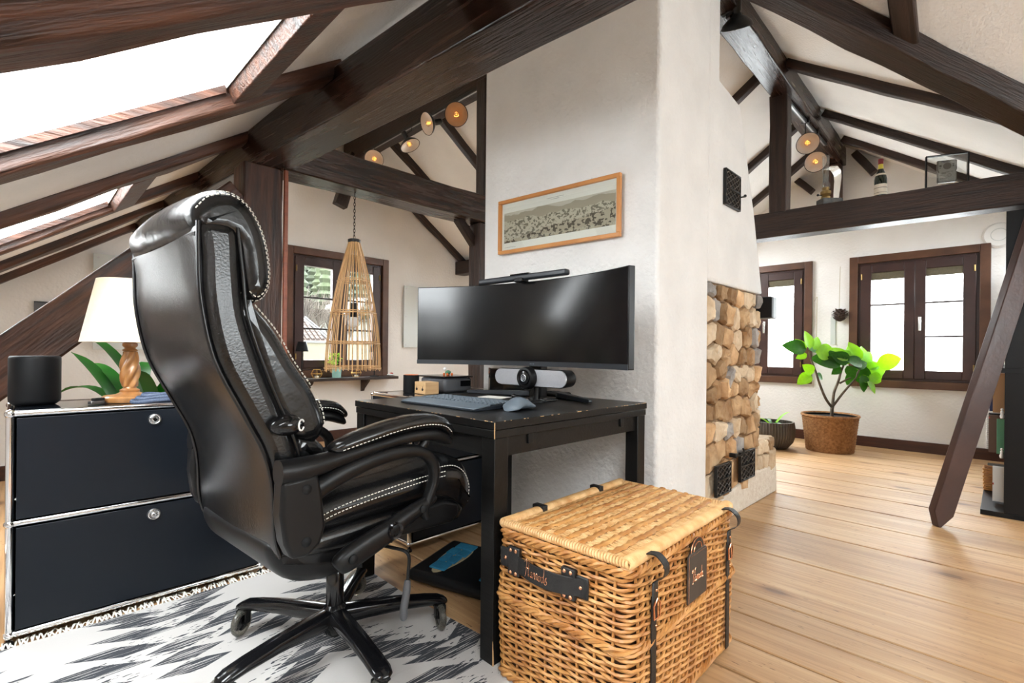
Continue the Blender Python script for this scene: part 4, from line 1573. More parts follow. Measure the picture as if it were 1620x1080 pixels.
for y in (-.03, .03):
    G().prism([(-.006, .0), (.006, .0), (.010, .01), (.003, .012), (.0, .024), (-.003, .012), (-.010, .01)], -.0405, -.0395, lambda a, b, w, y=y: (w, y + a, .018 + b)).build('notch', 'iron', r)

# ------------------------------------------------------------------ footrest under the desk
r = thing('foot_rest', 'black foam footrest with blue foot-shaped pads under the desk', 'footrest', (1.33, 1.53, 0), R_(16))
G().prism([(-.15, .02), (.17, .02), (.17, .085), (-.15, .065)], -.235, .235, lambda a, b, w: (a, w, b)).build('cushion', 'black_matt', r, bevel=.018, seg=3)
for y in (-.12, .12):
    G().bx(-.10, .13, y - .03, y + .03, 0, .022).build('runner', 'black_plastic', r, bevel=.004)
for s in (-1, 1):
    y0 = s * .12
    sole = []
    for k in range(20):
        a = 2 * PI * k / 20
        sole.append((.135 * math.cos(a), y0 + (.052 + .012 * math.cos(a)) * math.sin(a)))
    G().prism(sole, .0, .004, lambda a, b, w: (a + .01, b, .0755 + a * .0625 + w)).build('sole_edge', 'cord_tan', r)
    for (a0, a1, b0, b1) in ((-.115, -.055, -.038, .038), (-.05, .01, -.042, .0), (-.05, .01, .004, .042), (.016, .07, -.05, .0), (.016, .07, .004, .05), (.076, .125, -.046, .046)):
        G().prism([(a0, b0), (a1, b0), (a1, b1), (a0, b1)], .002, .010, lambda a, b, w: (a + .01, y0 + b, .0755 + a * .0625 + w)).build('foot_pad', 'blue_foam', r, bevel=.005)

# ------------------------------------------------------------------ rug
r = thing('rug', 'flat-woven cream rug with charcoal serrated diamonds', 'rug', (.1, 1.2, 0))
n = 60
g = G()
top = []
for (x, y) in [(-1.0, 2.205)] + [(-1.0 + 2.08 * i / n, 2.205 + random.uniform(-.003, .003)) for i in range(1, n)] + [(1.075, 2.205), (1.07, 1.67), (1.098, 1.235), (1.085, .6), (1.08, -.1), (-1.0, -.1)]:
    top.append((x, y))
g.prism(top, .0, .006, lambda a, b, w: (a, b, w))
g.build('weave', 'rug', r, off=(.1, 1.2, 0), smooth=0)
g = G()
random.seed(3)
for k in range(150):
    x = -.95 + 2.0 * k / 150
    for j in range(3):
        dx = random.uniform(-.02, .02)
        ln_ = random.uniform(.03, .06)
        g.tube(catmull([(x, 2.203, .005), (x + dx * .5, 2.203 + ln_ * .5, .006 + random.uniform(0, .010)), (x + dx, 2.203 + ln_, .003)], 2), .0023, 4)
o = g.build('fringe', 'paper', r, off=(.1, 1.2, 0))
o['kind'] = 'stuff'

# ------------------------------------------------------------------ executive chair
ch = thing('office_chair', 'high-backed black leather executive chair with white stitching on the rug', 'chair', (.715, 1.5, .006), R_(4.4))
rear = [(-.290, .447), (-.303, .50), (-.311, .62), (-.332, .706), (-.378, .80), (-.436, .92), (-.463, 1.045), (-.469, 1.145), (-.470, 1.215)]
front = [(-.395, 1.215), (-.383, 1.115), (-.372, 1.018), (-.332, .897), (-.290, .793), (-.255, .70), (-.240, .60), (-.236, .50), (-.245, .447)]
HWB = .268
bk = G().pillow(rear + front, HWB, .028, crown=.006, sub=4).build('backrest_shell', 'leather', ch, smooth=60)
g = G()
for s in (-1, 1):
    rp = catmull([(a - .001, s * (HWB - .009), b) for a, b in rear], 5)
    g.tube(rp, .0048, 8)
    fp = catmull([(a + .001, s * (HWB - .007), b) for a, b in front[:-1]], 5)
    g.tube(fp, .0045, 8)
g.tube([(rear[0][0], -HWB + .02, .449), (rear[0][0], HWB - .02, .449)], .0045, 8)
g.build('piping', 'leather_piping', bk, smooth=60)
head = [(-.462, 1.188), (-.482, 1.215), (-.483, 1.248), (-.455, 1.282), (-.406, 1.296), (-.362, 1.272), (-.329, 1.212), (-.314, 1.13), (-.322, 1.078), (-.350, 1.055), (-.378, 1.075), (-.392, 1.14), (-.404, 1.19)]
hd = G().pillow(head, .264, .036, n=6, crown=.012, sub=4).build('headrest', 'leather_soft', ch, smooth=60)
g = G()
for s in (-1, 1):
    P = catmull([(a, 0, b) for a, b in head[2:11]], 6)
    cxh, czh = -.40, 1.18
    for ins, vv in ((.016, .2555), (.008, .243)):
        pts = []
        for i in range(len(P)):
            d = (P[min(i + 1, len(P) - 1)] - P[max(i - 1, 0)]).normalized()
            nn = Vector((d.z, 0, -d.x))
            if nn.dot(P[i] - Vector((cxh, 0, czh))) < 0:
                nn = -nn
            q = P[i] - nn * (ins - .006)
            pts.append((q.x, s * (vv + .001), q.z))
        g.stitches(pts)
g.build('stitching', 'thread', hd)['kind'] = 'stuff'
G().tube(catmull([(-.472, y, 1.192 - .01 * abs(y)) for y in (-.255, -.15, 0, .15, .255)], 4), .0055, 8).build('seam_roll', 'leather_piping', hd)
pad1 = [(-.388, 1.062), (-.345, 1.046), (-.295, .988), (-.252, .915), (-.206, .85), (-.176, .79), (-.167, .745), (-.188, .712), (-.25, .715), (-.305, .80), (-.35, .92), (-.385, 1.03)]
pad2 = [(-.25, .72), (-.20, .716), (-.166, .690), (-.158, .640), (-.175, .58), (-.215, .545), (-.25, .56)]
p1 = G().pillow(pad1, .244, .034, n=6, crown=.014, sub=4).build('back_cushion', 'leather_soft', ch, smooth=60)
p2 = G().pillow(pad2, .244, .030, n=6, crown=.012, sub=4).build('lumbar_cushion', 'leather_soft', ch, smooth=60)
g = G()
for s in (-1, 1):
    for off, vv in ((.006, .232), (.004, .219)):
        g.stitches(catmull([(a + off + .003 - (.008 if vv > .22 else 0), s * vv, b + off * .6) for a, b in pad1[1:7]], 6))
g.build('stitching', 'thread', p1)['kind'] = 'stuff'
seat = [(-.262, .475), (-.262, .535), (-.21, .566), (-.10, .582), (.05, .592), (.18, .606), (.262, .602), (.325, .572), (.352, .512), (.345, .445), (.312, .405), (.275, .425), (.20, .468), (0, .474)]
st = G().pillow(seat, .272, .062, n=6, crown=.010, sub=4).build('seat_cushion', 'leather_soft', ch, smooth=60)
g = G()
for s in (-1, 1):
    for dz in (0, .014):
        g.stitches(catmull([(-.235, s * .2735, .500 + dz), (-.15, s * .2738, .525 + dz), (0, s * .2738, .542 + dz), (.13, s * .2738, .552 + dz), (.22, s * .273, .553 + dz)], 6))
    g.stitches(catmull([(.18, s * .2715, .584), (.25, s * .2715, .580), (.30, s * .271, .55), (.325, s * .270, .50), (.318, s * .269, .44)], 6))
g.build('stitching', 'thread', st)['kind'] = 'stuff'
base = [(-.25, .475), (-.25, .435), (-.10, .418), (.10, .405), (.26, .392), (.298, .408), (.305, .44), (.24, .472), (0, .480)]
G().pillow(base, .266, .02, sub=3).build('seat_base', 'leather', ch, smooth=60)
G().prism([(.02, .408), (.255, .395), (.285, .42), (.28, .455), (.22, .475), (.02, .478)], -.272, .272, lambda a, b, w: (a, w, b)).build('foot_panel', 'black_plastic', ch, bevel=.012, seg=3)
bowl = [(-.305, .472), (-.298, .42), (-.262, .375), (-.20, .348), (-.11, .342), (-.03, .362), (.03, .40), (.06, .43), (.0, .445), (-.15, .445), (-.25, .475)]
G().pillow(bowl, .255, .05, n=5, sub=3).build('under_shell', 'black_plastic', ch, smooth=60)
for s in (-1, 1):
    v = s * .302
    arm = G().sweep([(-.318, .662), (-.26, .662), (-.18, .672), (-.06, .690), (.05, .702), (.13, .698), (.185, .678), (.205, .662)], [.027, .028, .024, .022, .024, .028, .026, .012], [.030, .029, .022, .017, .018, .020, .016, .007], v).build('armrest', 'black_plastic', ch, smooth=60)
    pd = G().sweep([(-.192, .692), (-.175, .701), (-.10, .719), (0, .736), (.09, .741), (.155, .730), (.198, .700), (.207, .685)], [.006, .026, .036, .041, .043, .040, .028, .008], [.004, .015, .020, .021, .022, .021, .014, .004], v).build('arm_pad', 'leather_soft', arm, smooth=60)
    g = G()
    for sd in (-1, 1):
        g.stitches(catmull([(-.17, v + sd * .027, .696), (-.10, v + sd * .0365, .712), (0, v + sd * .0415, .730), (.09, v + sd * .0435, .735), (.155, v + sd * .0405, .723), (.19, v + sd * .031, .70)], 6), r=.0012)
    g.build('pad_stitching', 'thread', arm)['kind'] = 'stuff'
    G().prism([(-.318, .645), (-.232, .650), (-.222, .60), (-.212, .52), (-.226, .480), (-.258, .458), (-.295, .462), (-.312, .50), (-.322, .57)], v - .026, v + .024, lambda a, b, w: (a, w, b)).build('arm_bracket', 'black_plastic', ch, bevel=.010, seg=3)
    G().sweep([(-.25, .595), (-.16, .632), (-.06, .655), (.03, .661), (.095, .650), (.138, .615), (.146, .565), (.126, .515), (.108, .48), (.118, .452)], [.020, .020, .019, .018, .018, .017, .016, .014], [.026, .024, .021, .018, .017, .015, .014, .010], v).build('arm_loop', 'black_plastic', ch, smooth=60)
    G().sweep([(.085, .655), (.105, .672), (.115, .690)], .012, .014, v).build('arm_strut', 'black_plastic', ch, smooth=60)
    G().sweep([(-.172, .398), (-.165, .402), (-.14, .410), (-.07, .432), (.0, .452), (.016, .457)], [.010, .016, .018, .018, .018, .014], [.012, .026, .033, .033, .030, .022], v).build('hinge_plate', 'black_plastic', ch, smooth=60)
    G().sweep([(-.01, .452), (.06, .478), (.115, .496), (.15, .506)], [.020, .019, .016, .010], [.027, .023, .018, .010], v).build('side_arm', 'black_plastic', ch, smooth=60)
    my = Matrix.Rotation(R_(90) * s * -1, 3, 'X')
    for (a, b) in ((-.262, .618), (-.262, .495), (-.135, .413), (.092, .489)):
        y0 = v + s * (.024 if a < -.2 else .018)
        G().lathe([(.012, 0), (.012, .003), (.007, .006), (.001, .007)], (a, y0, b), 16, Matrix.Rotation(R_(-90) * s, 3, 'X')).build('bolt', 'black_matt', ch)
    G().lathe([(.024, 0), (.022, .007), (.016, .004), (.012, -.004)], (-.006, v + s * .017, .451), 20, Matrix.Rotation(R_(-90) * s, 3, 'X')).build('bolt_cup', 'black_gloss', ch)
    kb = G().ball((-.292, s * .287, .768), (.040, .026, .025), 18, 12).build('speaker_pod', 'black_gloss', ch, smooth=60)
    mx = Matrix.Rotation(R_(-90) * s, 3, 'X') @ Matrix.Identity(3)
    mz = Matrix.Rotation(R_(38) * -s, 3, 'Z') @ mx
    g = G()
    pts = []
    for i in range(22):
        a = R_(30) + R_(300) * i / 21
        pts.append(mz @ Vector((.0125 * math.cos(a), .0125 * math.sin(a), 0)) + Vector((-.268, s * .310, .768)))
    g.tube(pts, .0021, 6).build('emblem', 'white_plastic', kb)
G().bx(-.07, .10, -.09, .09, .305, .392).build('tilt_mechanism', 'black_plastic', ch, bevel=.012)
G().lathe([(.0135, .20), (.0135, .31)], n=20).build('gas_piston', 'chrome', ch)
G().lathe([(.020, .05), (.027, .06), (.027, .245), (.024, .250), (.016, .251)], n=28).build('column', 'black_gloss', ch)
lv = G().tube(catmull([(.06, -.07, .335), (.10, -.15, .330), (.13, -.20, .315), (.125, -.21, .26), (.118, -.215, .225)], 5), .0055, 8).build('lever', 'iron', ch)
G().tube(catmull([(.120, -.214, .24), (.112, -.218, .20), (.10, -.222, .16), (.098, -.224, .128)], 5), [.009, .010, .011, .012, .012, .012, .012, .012, .012, .012, .012, .012, .0125, .012, .010, .006], 12).build('lever_grip', 'grey_plastic', lv)
G().lathe([(.001, .045), (.022, .045), (.036, .06), (.048, .085), (.046, .115), (.034, .135), (.026, .145)], n=28).build('hub', 'black_gloss', ch)
for k in range(5):
    a = R_(49 - 4.4 + 72 * k)
    m = Matrix.Rotation(a, 3, 'Z')
    rings = []
    for t, hw, zt, zb in ((.02, .030, .135, .075), (.10, .029, .133, .082), (.20, .028, .127, .086), (.29, .028, .117, .084), (.335, .028, .109, .080), (.355, .024, .100, .080), (.364, .012, .093, .082)):
        ring = []
        for q in range(16):
            b = 2 * PI * q / 16
            ca, sa = math.cos(b), math.sin(b)
            yy_ = math.copysign(abs(ca) ** .6, ca) * hw
            zz_ = (zt + zb) / 2 + math.copysign(abs(sa) ** .75, sa) * (zt - zb) / 2
            ring.append(m @ Vector((t, yy_ * (1.0 if sa > -.2 else .86), zz_)))
        rings.append(ring)
    lg = G().loft(rings).build('leg', 'black_gloss', ch, smooth=60)
    yaw = R_((-38, 30, -70, 15, 65)[k])
    c = m @ Vector((.338, 0, 0))
    cm = Matrix.Rotation(yaw, 3, 'Z')
    fk = G()
    fk.lathe([(.012, .070), (.014, .074), (.014, .088)], c, 14)
    hc = c + cm @ Vector((-.018, 0, .0435))
    for q in (-1, 1):
        pts = [c + Vector((0, 0, .074)), hc]
        d = hc - pts[0]
        mm = Matrix((cm @ Vector((1, 0, 0)), cm @ Vector((0, 1, 0)), Vector((0, 0, 1)))).transposed()
        fk.box((pts[0] + hc) / 2 + cm @ Vector((0, q * .016, 0)), (.026, .004, .046), mm)
    fk.box(c + Vector((0, 0, .071)), (.034, .036, .006), mm)
    fk.lathe([(.006, -.019), (.006, .019)], hc, 10, cm @ Matrix.Rotation(R_(90), 3, 'X'))
    f = fk.build('caster_fork', 'black_plastic', lg, bevel=.0015)
    ax = cm @ Matrix.Rotation(R_(90), 3, 'X')
    G().torus(hc, .0315, .0115, ax, 28, 10).build('wheel', 'tyre', lg, smooth=60)
    G().lathe([(.0, -.009), (.022, -.009), (.025, -.007), (.025, .007), (.022, .009), (.0, .009)], hc, 24, ax).build('wheel_hub', 'black_gloss', lg)

# ------------------------------------------------------------------ wicker hamper
HB = (1.022, .625, .0065)
HX, HY, HZ = .655, .425, .425
hp = thing('wicker_hamper', 'large honey-coloured wicker hamper with black leather straps', 'hamper', HB, R_(1.5))


def rrect(t, ins=0.):
    """point on the rounded rectangle outline, t in metres along it, and outward normal"""
    r = .03
    x0, x1, y0, y1 = ins, HX - ins, ins, HY - ins
    segs = [((x0 + r, y0), (1, 0), x1 - x0 - 2 * r), None, ((x1, y0 + r), (0, 1), y1 - y0 - 2 * r), None, ((x1 - r, y1), (-1, 0), x1 - x0 - 2 * r), None, ((x0, y1 - r), (0, -1), y1 - y0 - 2 * r), None]
    cs = [(x1 - r, y0 + r), (x1 - r, y1 - r), (x0 + r, y1 - r), (x0 + r, y0 + r)]
    ca = [-90, 0, 90, 180]
    for i, s in enumerate(segs):
        if s is None:
            L = r * PI / 2
            if t <= L:
                a = R_(ca[i // 2] + 90 * t / L)
                c = cs[i // 2]
                return Vector((c[0] + r * math.cos(a), c[1] + r * math.sin(a))), Vector((math.cos(a), math.sin(a)))
            t -= L
        else:
            p, d, L = s
            if t <= L:
                return Vector((p[0] + d[0] * t, p[1] + d[1] * t)), Vector((d[1], -d[0]))
            t -= L
    return rrect(1e-6, ins)


PER = 2 * (HX + HY) - 8 * .03 + 2 * PI * .03
NST = 40
sp = PER / NST
rows_n = 41
g = G()
for j in range(rows_n):
    z = .014 + (HZ - .03) * j / (rows_n - 1)
    bulge = .010 * math.sin(PI * j / (rows_n - 1))
    pts = []
    nseg = NST * 6
    for i in range(nseg):
        t = PER * i / nseg
        p, nn = rrect(t)
        wv = math.cos(PI * (t / sp + j)) * .0055
        q = p + nn * (wv + bulge)
        pts.append((q.x, q.y, z + random.uniform(-.0008, .0008) + .002 * math.sin(t * 9 + j)))
    g.tube(pts, random.uniform(.0042, .0052), 5, closed=True)
o = g.build('weave', 'wicker', hp, smooth=60)
o['kind'] = 'stuff'
g = G()
for i in range(NST):
    p, nn = rrect(sp * (i + .0))
    g.tube([(p.x + nn.x * .010 * math.sin(PI * k / 5), p.y + nn.y * .010 * math.sin(PI * k / 5), .006 + (HZ - .02) * k / 5) for k in range(6)], .0042, 5)
o = g.build('stakes', 'wicker', hp, smooth=60)
o['kind'] = 'stuff'


def rope(g, z, rad, strands=3, amp=.006, out=.008):
    for s in range(strands):
        pts = []
        n = 260
        for i in range(n):
            t = PER * i / n
            p, nn = rrect(t)
            ph = 2 * PI * (t / .075 + s / strands)
            q = p + nn * (out + amp * math.cos(ph))
            pts.append((q.x, q.y, z + amp * 1.2 * math.sin(ph)))
        g.tube(pts, rad, 5, closed=True)
    return g


rope(G(), .235, .0052, 3, .005, .015).build('waist_rope', 'wicker', hp, smooth=60)
rope(G(), .012, .0055, 3, .006, .006).build('foot_rope', 'wicker', hp, smooth=60)
rope(G(), HZ - .006, .0055, 3, .006, .004).build('rim_rope', 'wicker', hp, smooth=60)
G().bx(.012, HX - .012, .012, HY - .012, .004, HZ - .006).build('lining', 'wicker_dark', hp)
# lid: fine canes across, wrapped border
lid_z = HZ + .014
g = G()
nc = 92
for i in range(nc):
    x = .018 + (HX - .036) * i / (nc - 1)
    pts = []
    for k in range(17):
        y = .02 + (HY - .04) * k / 16
        pts.append((x + random.uniform(-.0008, .0008), y, lid_z + .012 * math.sin(PI * k / 16) + .0025 * math.cos(PI * k + i * 1.3) + random.uniform(-.0008, .0008)))
    g.tube(pts, .0027, 5)
lid = g.build('lid_weave', 'wicker_lid', hp, smooth=60)
lid['kind'] = 'stuff'
G().bx(.014, HX - .014, .014, HY - .014, lid_z - .010, lid_z - .007).build('lid_lining', 'wicker_dark', hp)
for k in range(1, 9):
    y = .02 + (HY - .04) * k / 9
    zz = lid_z + .012 * math.sin(PI * k / 9) + .0032
    rings = []
    for i in range(42):
        x = .014 + (HX - .028) * i / 41
        wv = .0015 * (1 if i % 2 else -1)
        hwk = .0105 + .0018 * math.sin(i * 1.9 + k)
        rings.append([Vector((x, y + hwk * math.cos(2 * PI * q / 8) + .002 * math.sin(i * .8 + k), zz + wv + .0042 * math.sin(2 * PI * q / 8))) for q in range(8)])
    G().loft(rings).build('lid_band', 'wicker', hp, smooth=60)
for nm, a, b in (('lid_border', (0, .010), (HX, .010)), ('lid_border', (0, HY - .010), (HX, HY - .010)), ('lid_border', (.008, 0), (.008, HY)), ('lid_border', (HX - .008, 0), (HX - .008, HY))):
    g = G()
    A, Bv = Vector((*a, lid_z + .002)), Vector((*b, lid_z + .002))
    n = int((Bv - A).length / .0085)
    d = (Bv - A).normalized()
    sd = Vector((-d.y, d.x, 0))
    big = abs(d.x) > .5
    for i in range(n):
        p = A + (Bv - A) * (i + .5) / n
        R0 = .0135 if big else .010
        ring = [p + d * (.0022 * math.sin(2 * PI * q / 12)) + sd * (R0 * 1.15 * math.cos(2 * PI * q / 12)) + Vector((0, 0, R0 * .8 * math.sin(2 * PI * q / 12))) for q in range(12)]
        g.tube(ring, .0045, 5, closed=True)
    o = g.build(nm, 'wicker_lid', hp, smooth=60)
    o['kind'] = 'stuff'
for x in (.17, .49):
    G().bx(x - .012, x + .012, HY - .03, HY + .016, lid_z - .006, lid_z + .020).build('hinge_strap', 'strap_leather', hp, bevel=.003)


# hand lettering as strokes (script word), mapped onto leather
def script_word():
    W = []
    W.append([(-.10, .80), (-.02, 1.05), (.06, .98), (.03, .5), (-.02, .02), (-.08, -.12)])
    W.append([(.28, 1.10), (.20, .85), (.16, .4), (.15, .05), (.20, .0), (.27, .14)])
    W.append([(-.06, .46), (.05, .54), (.16, .48), (.24, .56)])
    x = .28
    W.append([(x + .10, .38), (x + .03, .36), (x + .0, .12), (x + .04, .0), (x + .10, .16), (x + .11, .38), (x + .10, .08), (x + .14, .04), (x + .18, .30)])
    W.append([(x + .18, .30), (x + .21, .42), (x + .25, .36), (x + .24, .08), (x + .28, .04), (x + .31, .30)])
    W.append([(x + .31, .30), (x + .34, .42), (x + .38, .36), (x + .37, .08), (x + .41, .04), (x + .45, .28)])
    W.append([(x + .52, .36), (x + .46, .30), (x + .45, .08), (x + .50, .0), (x + .55, .14), (x + .54, .32), (x + .50, .36), (x + .60, .30)])
    W.append([(x + .70, .34), (x + .63, .36), (x + .60, .12), (x + .64, .0), (x + .70, .14), (x + .76, .95), (x + .72, .2), (x + .76, .04), (x + .80, .26)])
    W.append([(x + .80, .26), (x + .86, .42), (x + .84, .22), (x + .88, .06), (x + .82, -.06), (x + .76, .0)])
    return W


def letter(fr, size, r, ys=.62):
    g = G()
    for s in script_word():
        P = catmull([(a, b, 0) for a, b in s], 4)
        g.tube([fr((p.x - .58) * size, (p.y - .3) * size * ys) for p in P], r, 5)
    return g


# carrying handle on the end facing the desk chair side (x = 0 face)
hz = .355
hd0, hd1 = .075, .375                 # along y


def hy(a):                            # a: along the handle, seen from outside left to right
    return HY - a


rings = []
for k in range(13):
    t = k / 12
    a = .03 + .245 * t + .035
    bow = .020 * math.sin(PI * t)
    zc_ = hz + .0 - .006 * math.sin(PI * t)
    hh = .021 + .004 * math.sin(PI * t)
    rings.append([Vector((-.020 - bow, hy(a), zc_ - hh)), Vector((-.016 - bow, hy(a), zc_ - hh)), Vector((-.016 - bow, hy(a), zc_ + hh)), Vector((-.020 - bow, hy(a), zc_ + hh))])
h = G().loft(rings).build('carry_handle', 'strap_leather', hp, bevel=.001, smooth=60)
h['label'] = 'black leather carrying handle with copper rivets'
for a in (.075, .265):
    G().bx(-.027, -.012, hy(a) - .022, hy(a) + .022, hz - .040, hz + .040).build('handle_loop', 'strap_leather', h, bevel=.004)
    e = a - .036 if a < .15 else a + .036
    G().bx(-.020, -.012, hy(e) - .022, hy(e) + .022, hz - .028, hz + .028).build('handle_tab', 'strap_leather', h, bevel=.006)
    for (da, dz) in ((-.010, .031), (.010, .031), (-.010, -.031), (.010, -.031)):
        G().ball((-.0275, hy(a + da), hz + dz), (.003, .0055, .0055), 12, 8).build('rivet', 'copper', h)
    G().ball((-.0205, hy(e), hz), (.003, .0055, .0055), 12, 8).build('rivet', 'copper', h)
letter(lambda a, b: (-.0206 - .020 * math.sin(PI * (.17 + a - .065) / .245), hy(.17 + a), hz - .004 + b), .066, .0008).build('lettering', 'copper', h)
# straps and plaque on the long side (y = 0 face)
for x in (.085, .575):
    s = G().bx(x - .012, x + .012, -.023, -.019, .012, HZ - .075).build('strap', 'strap_leather', hp, bevel=.001)
    s['label'] = 'black leather strap with copper buckle'
    g = G()
    path = [(-.004, lid_z + .010), (-.030, lid_z + .012), (-.052, lid_z - .008), (-.050, lid_z - .035), (-.028, lid_z - .050), (-.022, lid_z - .055)]
    rings = []
    for p in catmull([(x, a, b) for a, b in path], 5):
        rings.append([p + Vector((-.012, 0, 0)), p + Vector((.012, 0, 0)), p + Vector((.012, -.002, .003)), p + Vector((-.012, -.002, .003))])
    g.loft(rings).build('strap_loop', 'strap_leather', s, smooth=60)
    G().bx(x - .013, x + .013, -.027, -.021, HZ - .135, HZ - .040).build('strap_end', 'strap_leather', s, bevel=.003)
    g = G()
    zb = HZ - .105
    g.tube([(x - .014, -.030, zb - .022), (x - .016, -.030, zb + .012), (x, -.030, zb + .026), (x + .016, -.030, zb + .012), (x + .014, -.030, zb - .022)], .0022, 6, closed=True)
    g.tube([(x, -.031, zb + .018), (x, -.032, zb - .022)], .0016, 6)
    g.build('buckle', 'copper', s)
    for dz in (.045, -.042):
        G().ball((x, -.028, zb + dz), (.004, .0025, .004), 10, 6).build('rivet', 'copper', s)
px_, pz = .335, .325
pl_ = G().prism([(-.062, -.068), (.062, -.068), (.062, .060), (.048, .068), (-.048, .068), (-.062, .060)], -.026, -.020, lambda a, b, w: (px_ + a, w, pz + b)).build('plaque', 'plaque_leather', hp, bevel=.002)
pl_['label'] = 'dark leather plaque with copper lettering'
letter(lambda a, b: (px_ + a, -.0265, pz + b - .005), .056, .0009).build('lettering', 'copper', pl_)
g = G()
arcp = [(px_ + .042 * math.cos(PI * k / 14), -.024, pz + .066 + .036 * math.sin(PI * k / 14)) for k in range(15)]
G().prism([(p[0], p[2]) for p in arcp], -.025, -.020, lambda a, b, w: (a, w, b)).build('plaque_tongue', 'strap_leather', pl_)
g.tube(arcp, .0016, 5).tube([(px_ + .026 * math.cos(PI * k / 10), -.0255, pz + .068 + .022 * math.sin(PI * k / 10)) for k in range(11)], .0014, 5)
g.tube([(px_ - .06, -.0265, pz - .066), (px_ + .06, -.0265, pz - .066), (px_ + .06, -.0265, pz + .060), (px_ - .06, -.0265, pz + .060)], .0007, 4, closed=True)
g.build('plaque_outline', 'copper', pl_)

# ------------------------------------------------------------------ framed panorama on the chimney
a = Vector((1.973, 2.067, 0))
ang = math.atan2(-(2.067 - 1.303), 2.053 - 1.977)
r = thing('framed_picture', 'wide orange-wood framed sepia panorama on the chimney breast', 'picture', (1.961, 2.066, 1.508), ang)
FW, FH = .768, .305
for (x0, x1, z0, z1) in ((0, FW, 0, .020), (0, FW, FH - .020, FH), (0, .020, .020, FH - .020), (FW - .020, FW, .020, FH - .020)):
    G().bx(x0, x1, -.022, 0, z0, z1).build('frame_bar', 'frame_orange', r, bevel=.003)
G().bx(.018, FW - .018, -.006, -.004, .018, FH - .018).build('sheet', 'paper', r)
pr = G().bx(.026 - .03, FW - .03 - .04, -.0072, -.0061, 0, .170)
o = pr.build('print', 'panorama_print', r)
o.location = (.04, 0, .062)
G().bx(.33, .44, -.0066, -.0061, .262, .2635).bx(.36, .41, -.0066, -.0061, .254, .2552).bx(.04, .12, -.0066, -.0061, .036, .0372).build('caption', 'print_dark', r)
G().bx(.019, FW - .019, -.0105, -.010, .019, FH - .019).build('glazing', 'pane_glass', r)
for x in (.13, .60):
    G().tube([(x, -.004, FH - .002), (x + .004, -.004, FH + .012), (x + .008, -.004, FH - .002)], .0012, 5).build('hanger', 'steel', r)

# ------------------------------------------------------------------ rattan pendant lamp under the tie beam
PD = (1.405, 2.74, .835)
r = thing('pendant_lamp', 'tall rattan cage pendant lamp on a chain in front of the window', 'lamp', PD)
PH = .765


def prof_r(t):                         # t = 0 top, 1 bottom
    return .030 + .128 * (1 - (1 - min(1, t * 1.02)) ** 1.75)


def rib_mesh():
    pts = []
    for k in range(15):
        t = k / 14
        pts.append((prof_r(t), 0, PH * (1 - t)))
    return G().tube(pts, .0027, 5)


rb = rib_mesh().build('rib', 'rattan', r, smooth=60)
NR = 40
for k in range(NR):
    o = rb if k == 0 else inst(rb, r)
    o.rotation_euler = (0, 0, 2 * PI * k / NR + random.uniform(-.03, .03))
    o.scale = (1 + random.uniform(-.03, .03), 1, 1)
    o.location = (0, 0, random.uniform(-.012, .004))
for t in (.30, .545, .78, .97):
    G().torus((0, 0, PH * (1 - t)), prof_r(t) - .005, .0032, None, 40, 6).torus((0, 0, PH * (1 - t) - .011), prof_r(t) + .004, .0028, None, 40, 6).build('hoop', 'rattan', r)
G().lathe([(.036, PH - .008), (.037, PH + .008), (.030, PH + .012), (.004, PH + .014)], n=24).build('cap', 'iron', r)
G().tube([(0, 0, PH), (0, 0, .36)], .003, 6).build('cord', 'black_plastic', r)
G().lathe([(.018, .40), (.020, .36), (.020, .32), (.016, .31)], n=18).build('socket', 'black_plastic', r)
G().ball((0, 0, .285), (.03, .03, .036), 16, 10).build('bulb', 'white_plastic', r)
ck = None
nl = 14
for k in range(nl):
    z = PH + .014 + (1.887 - PD[2] - PH - .014) * (k + .5) / nl
    if ck is None:
        pts = [(.0055 * math.cos(2 * PI * i / 12), 0, .0135 * math.sin(2 * PI * i / 12)) for i in range(12)]
        ck = G().tube(pts, .0016, 5, closed=True).build('chain_link', 'iron', r)
        o = ck
    else:
        o = inst(ck, r)
    o.location = (0, 0, z)
    o.rotation_euler = (0, 0, R_(90) * (k % 2))
G().tube([(0, 0, 1.885 - PD[2] - .012), (.008, 0, 1.885 - PD[2] - .004), (0, 0, 1.885 - PD[2] + .012)], .002, 5).build('hook', 'tin', r)


# ------------------------------------------------------------------ spot lamps on tracks
def axis_matrix(ax):
    z = Vector(ax).normalized()
    x = z.orthogonal().normalized()
    return Matrix((x, z.cross(x), z)).transposed()


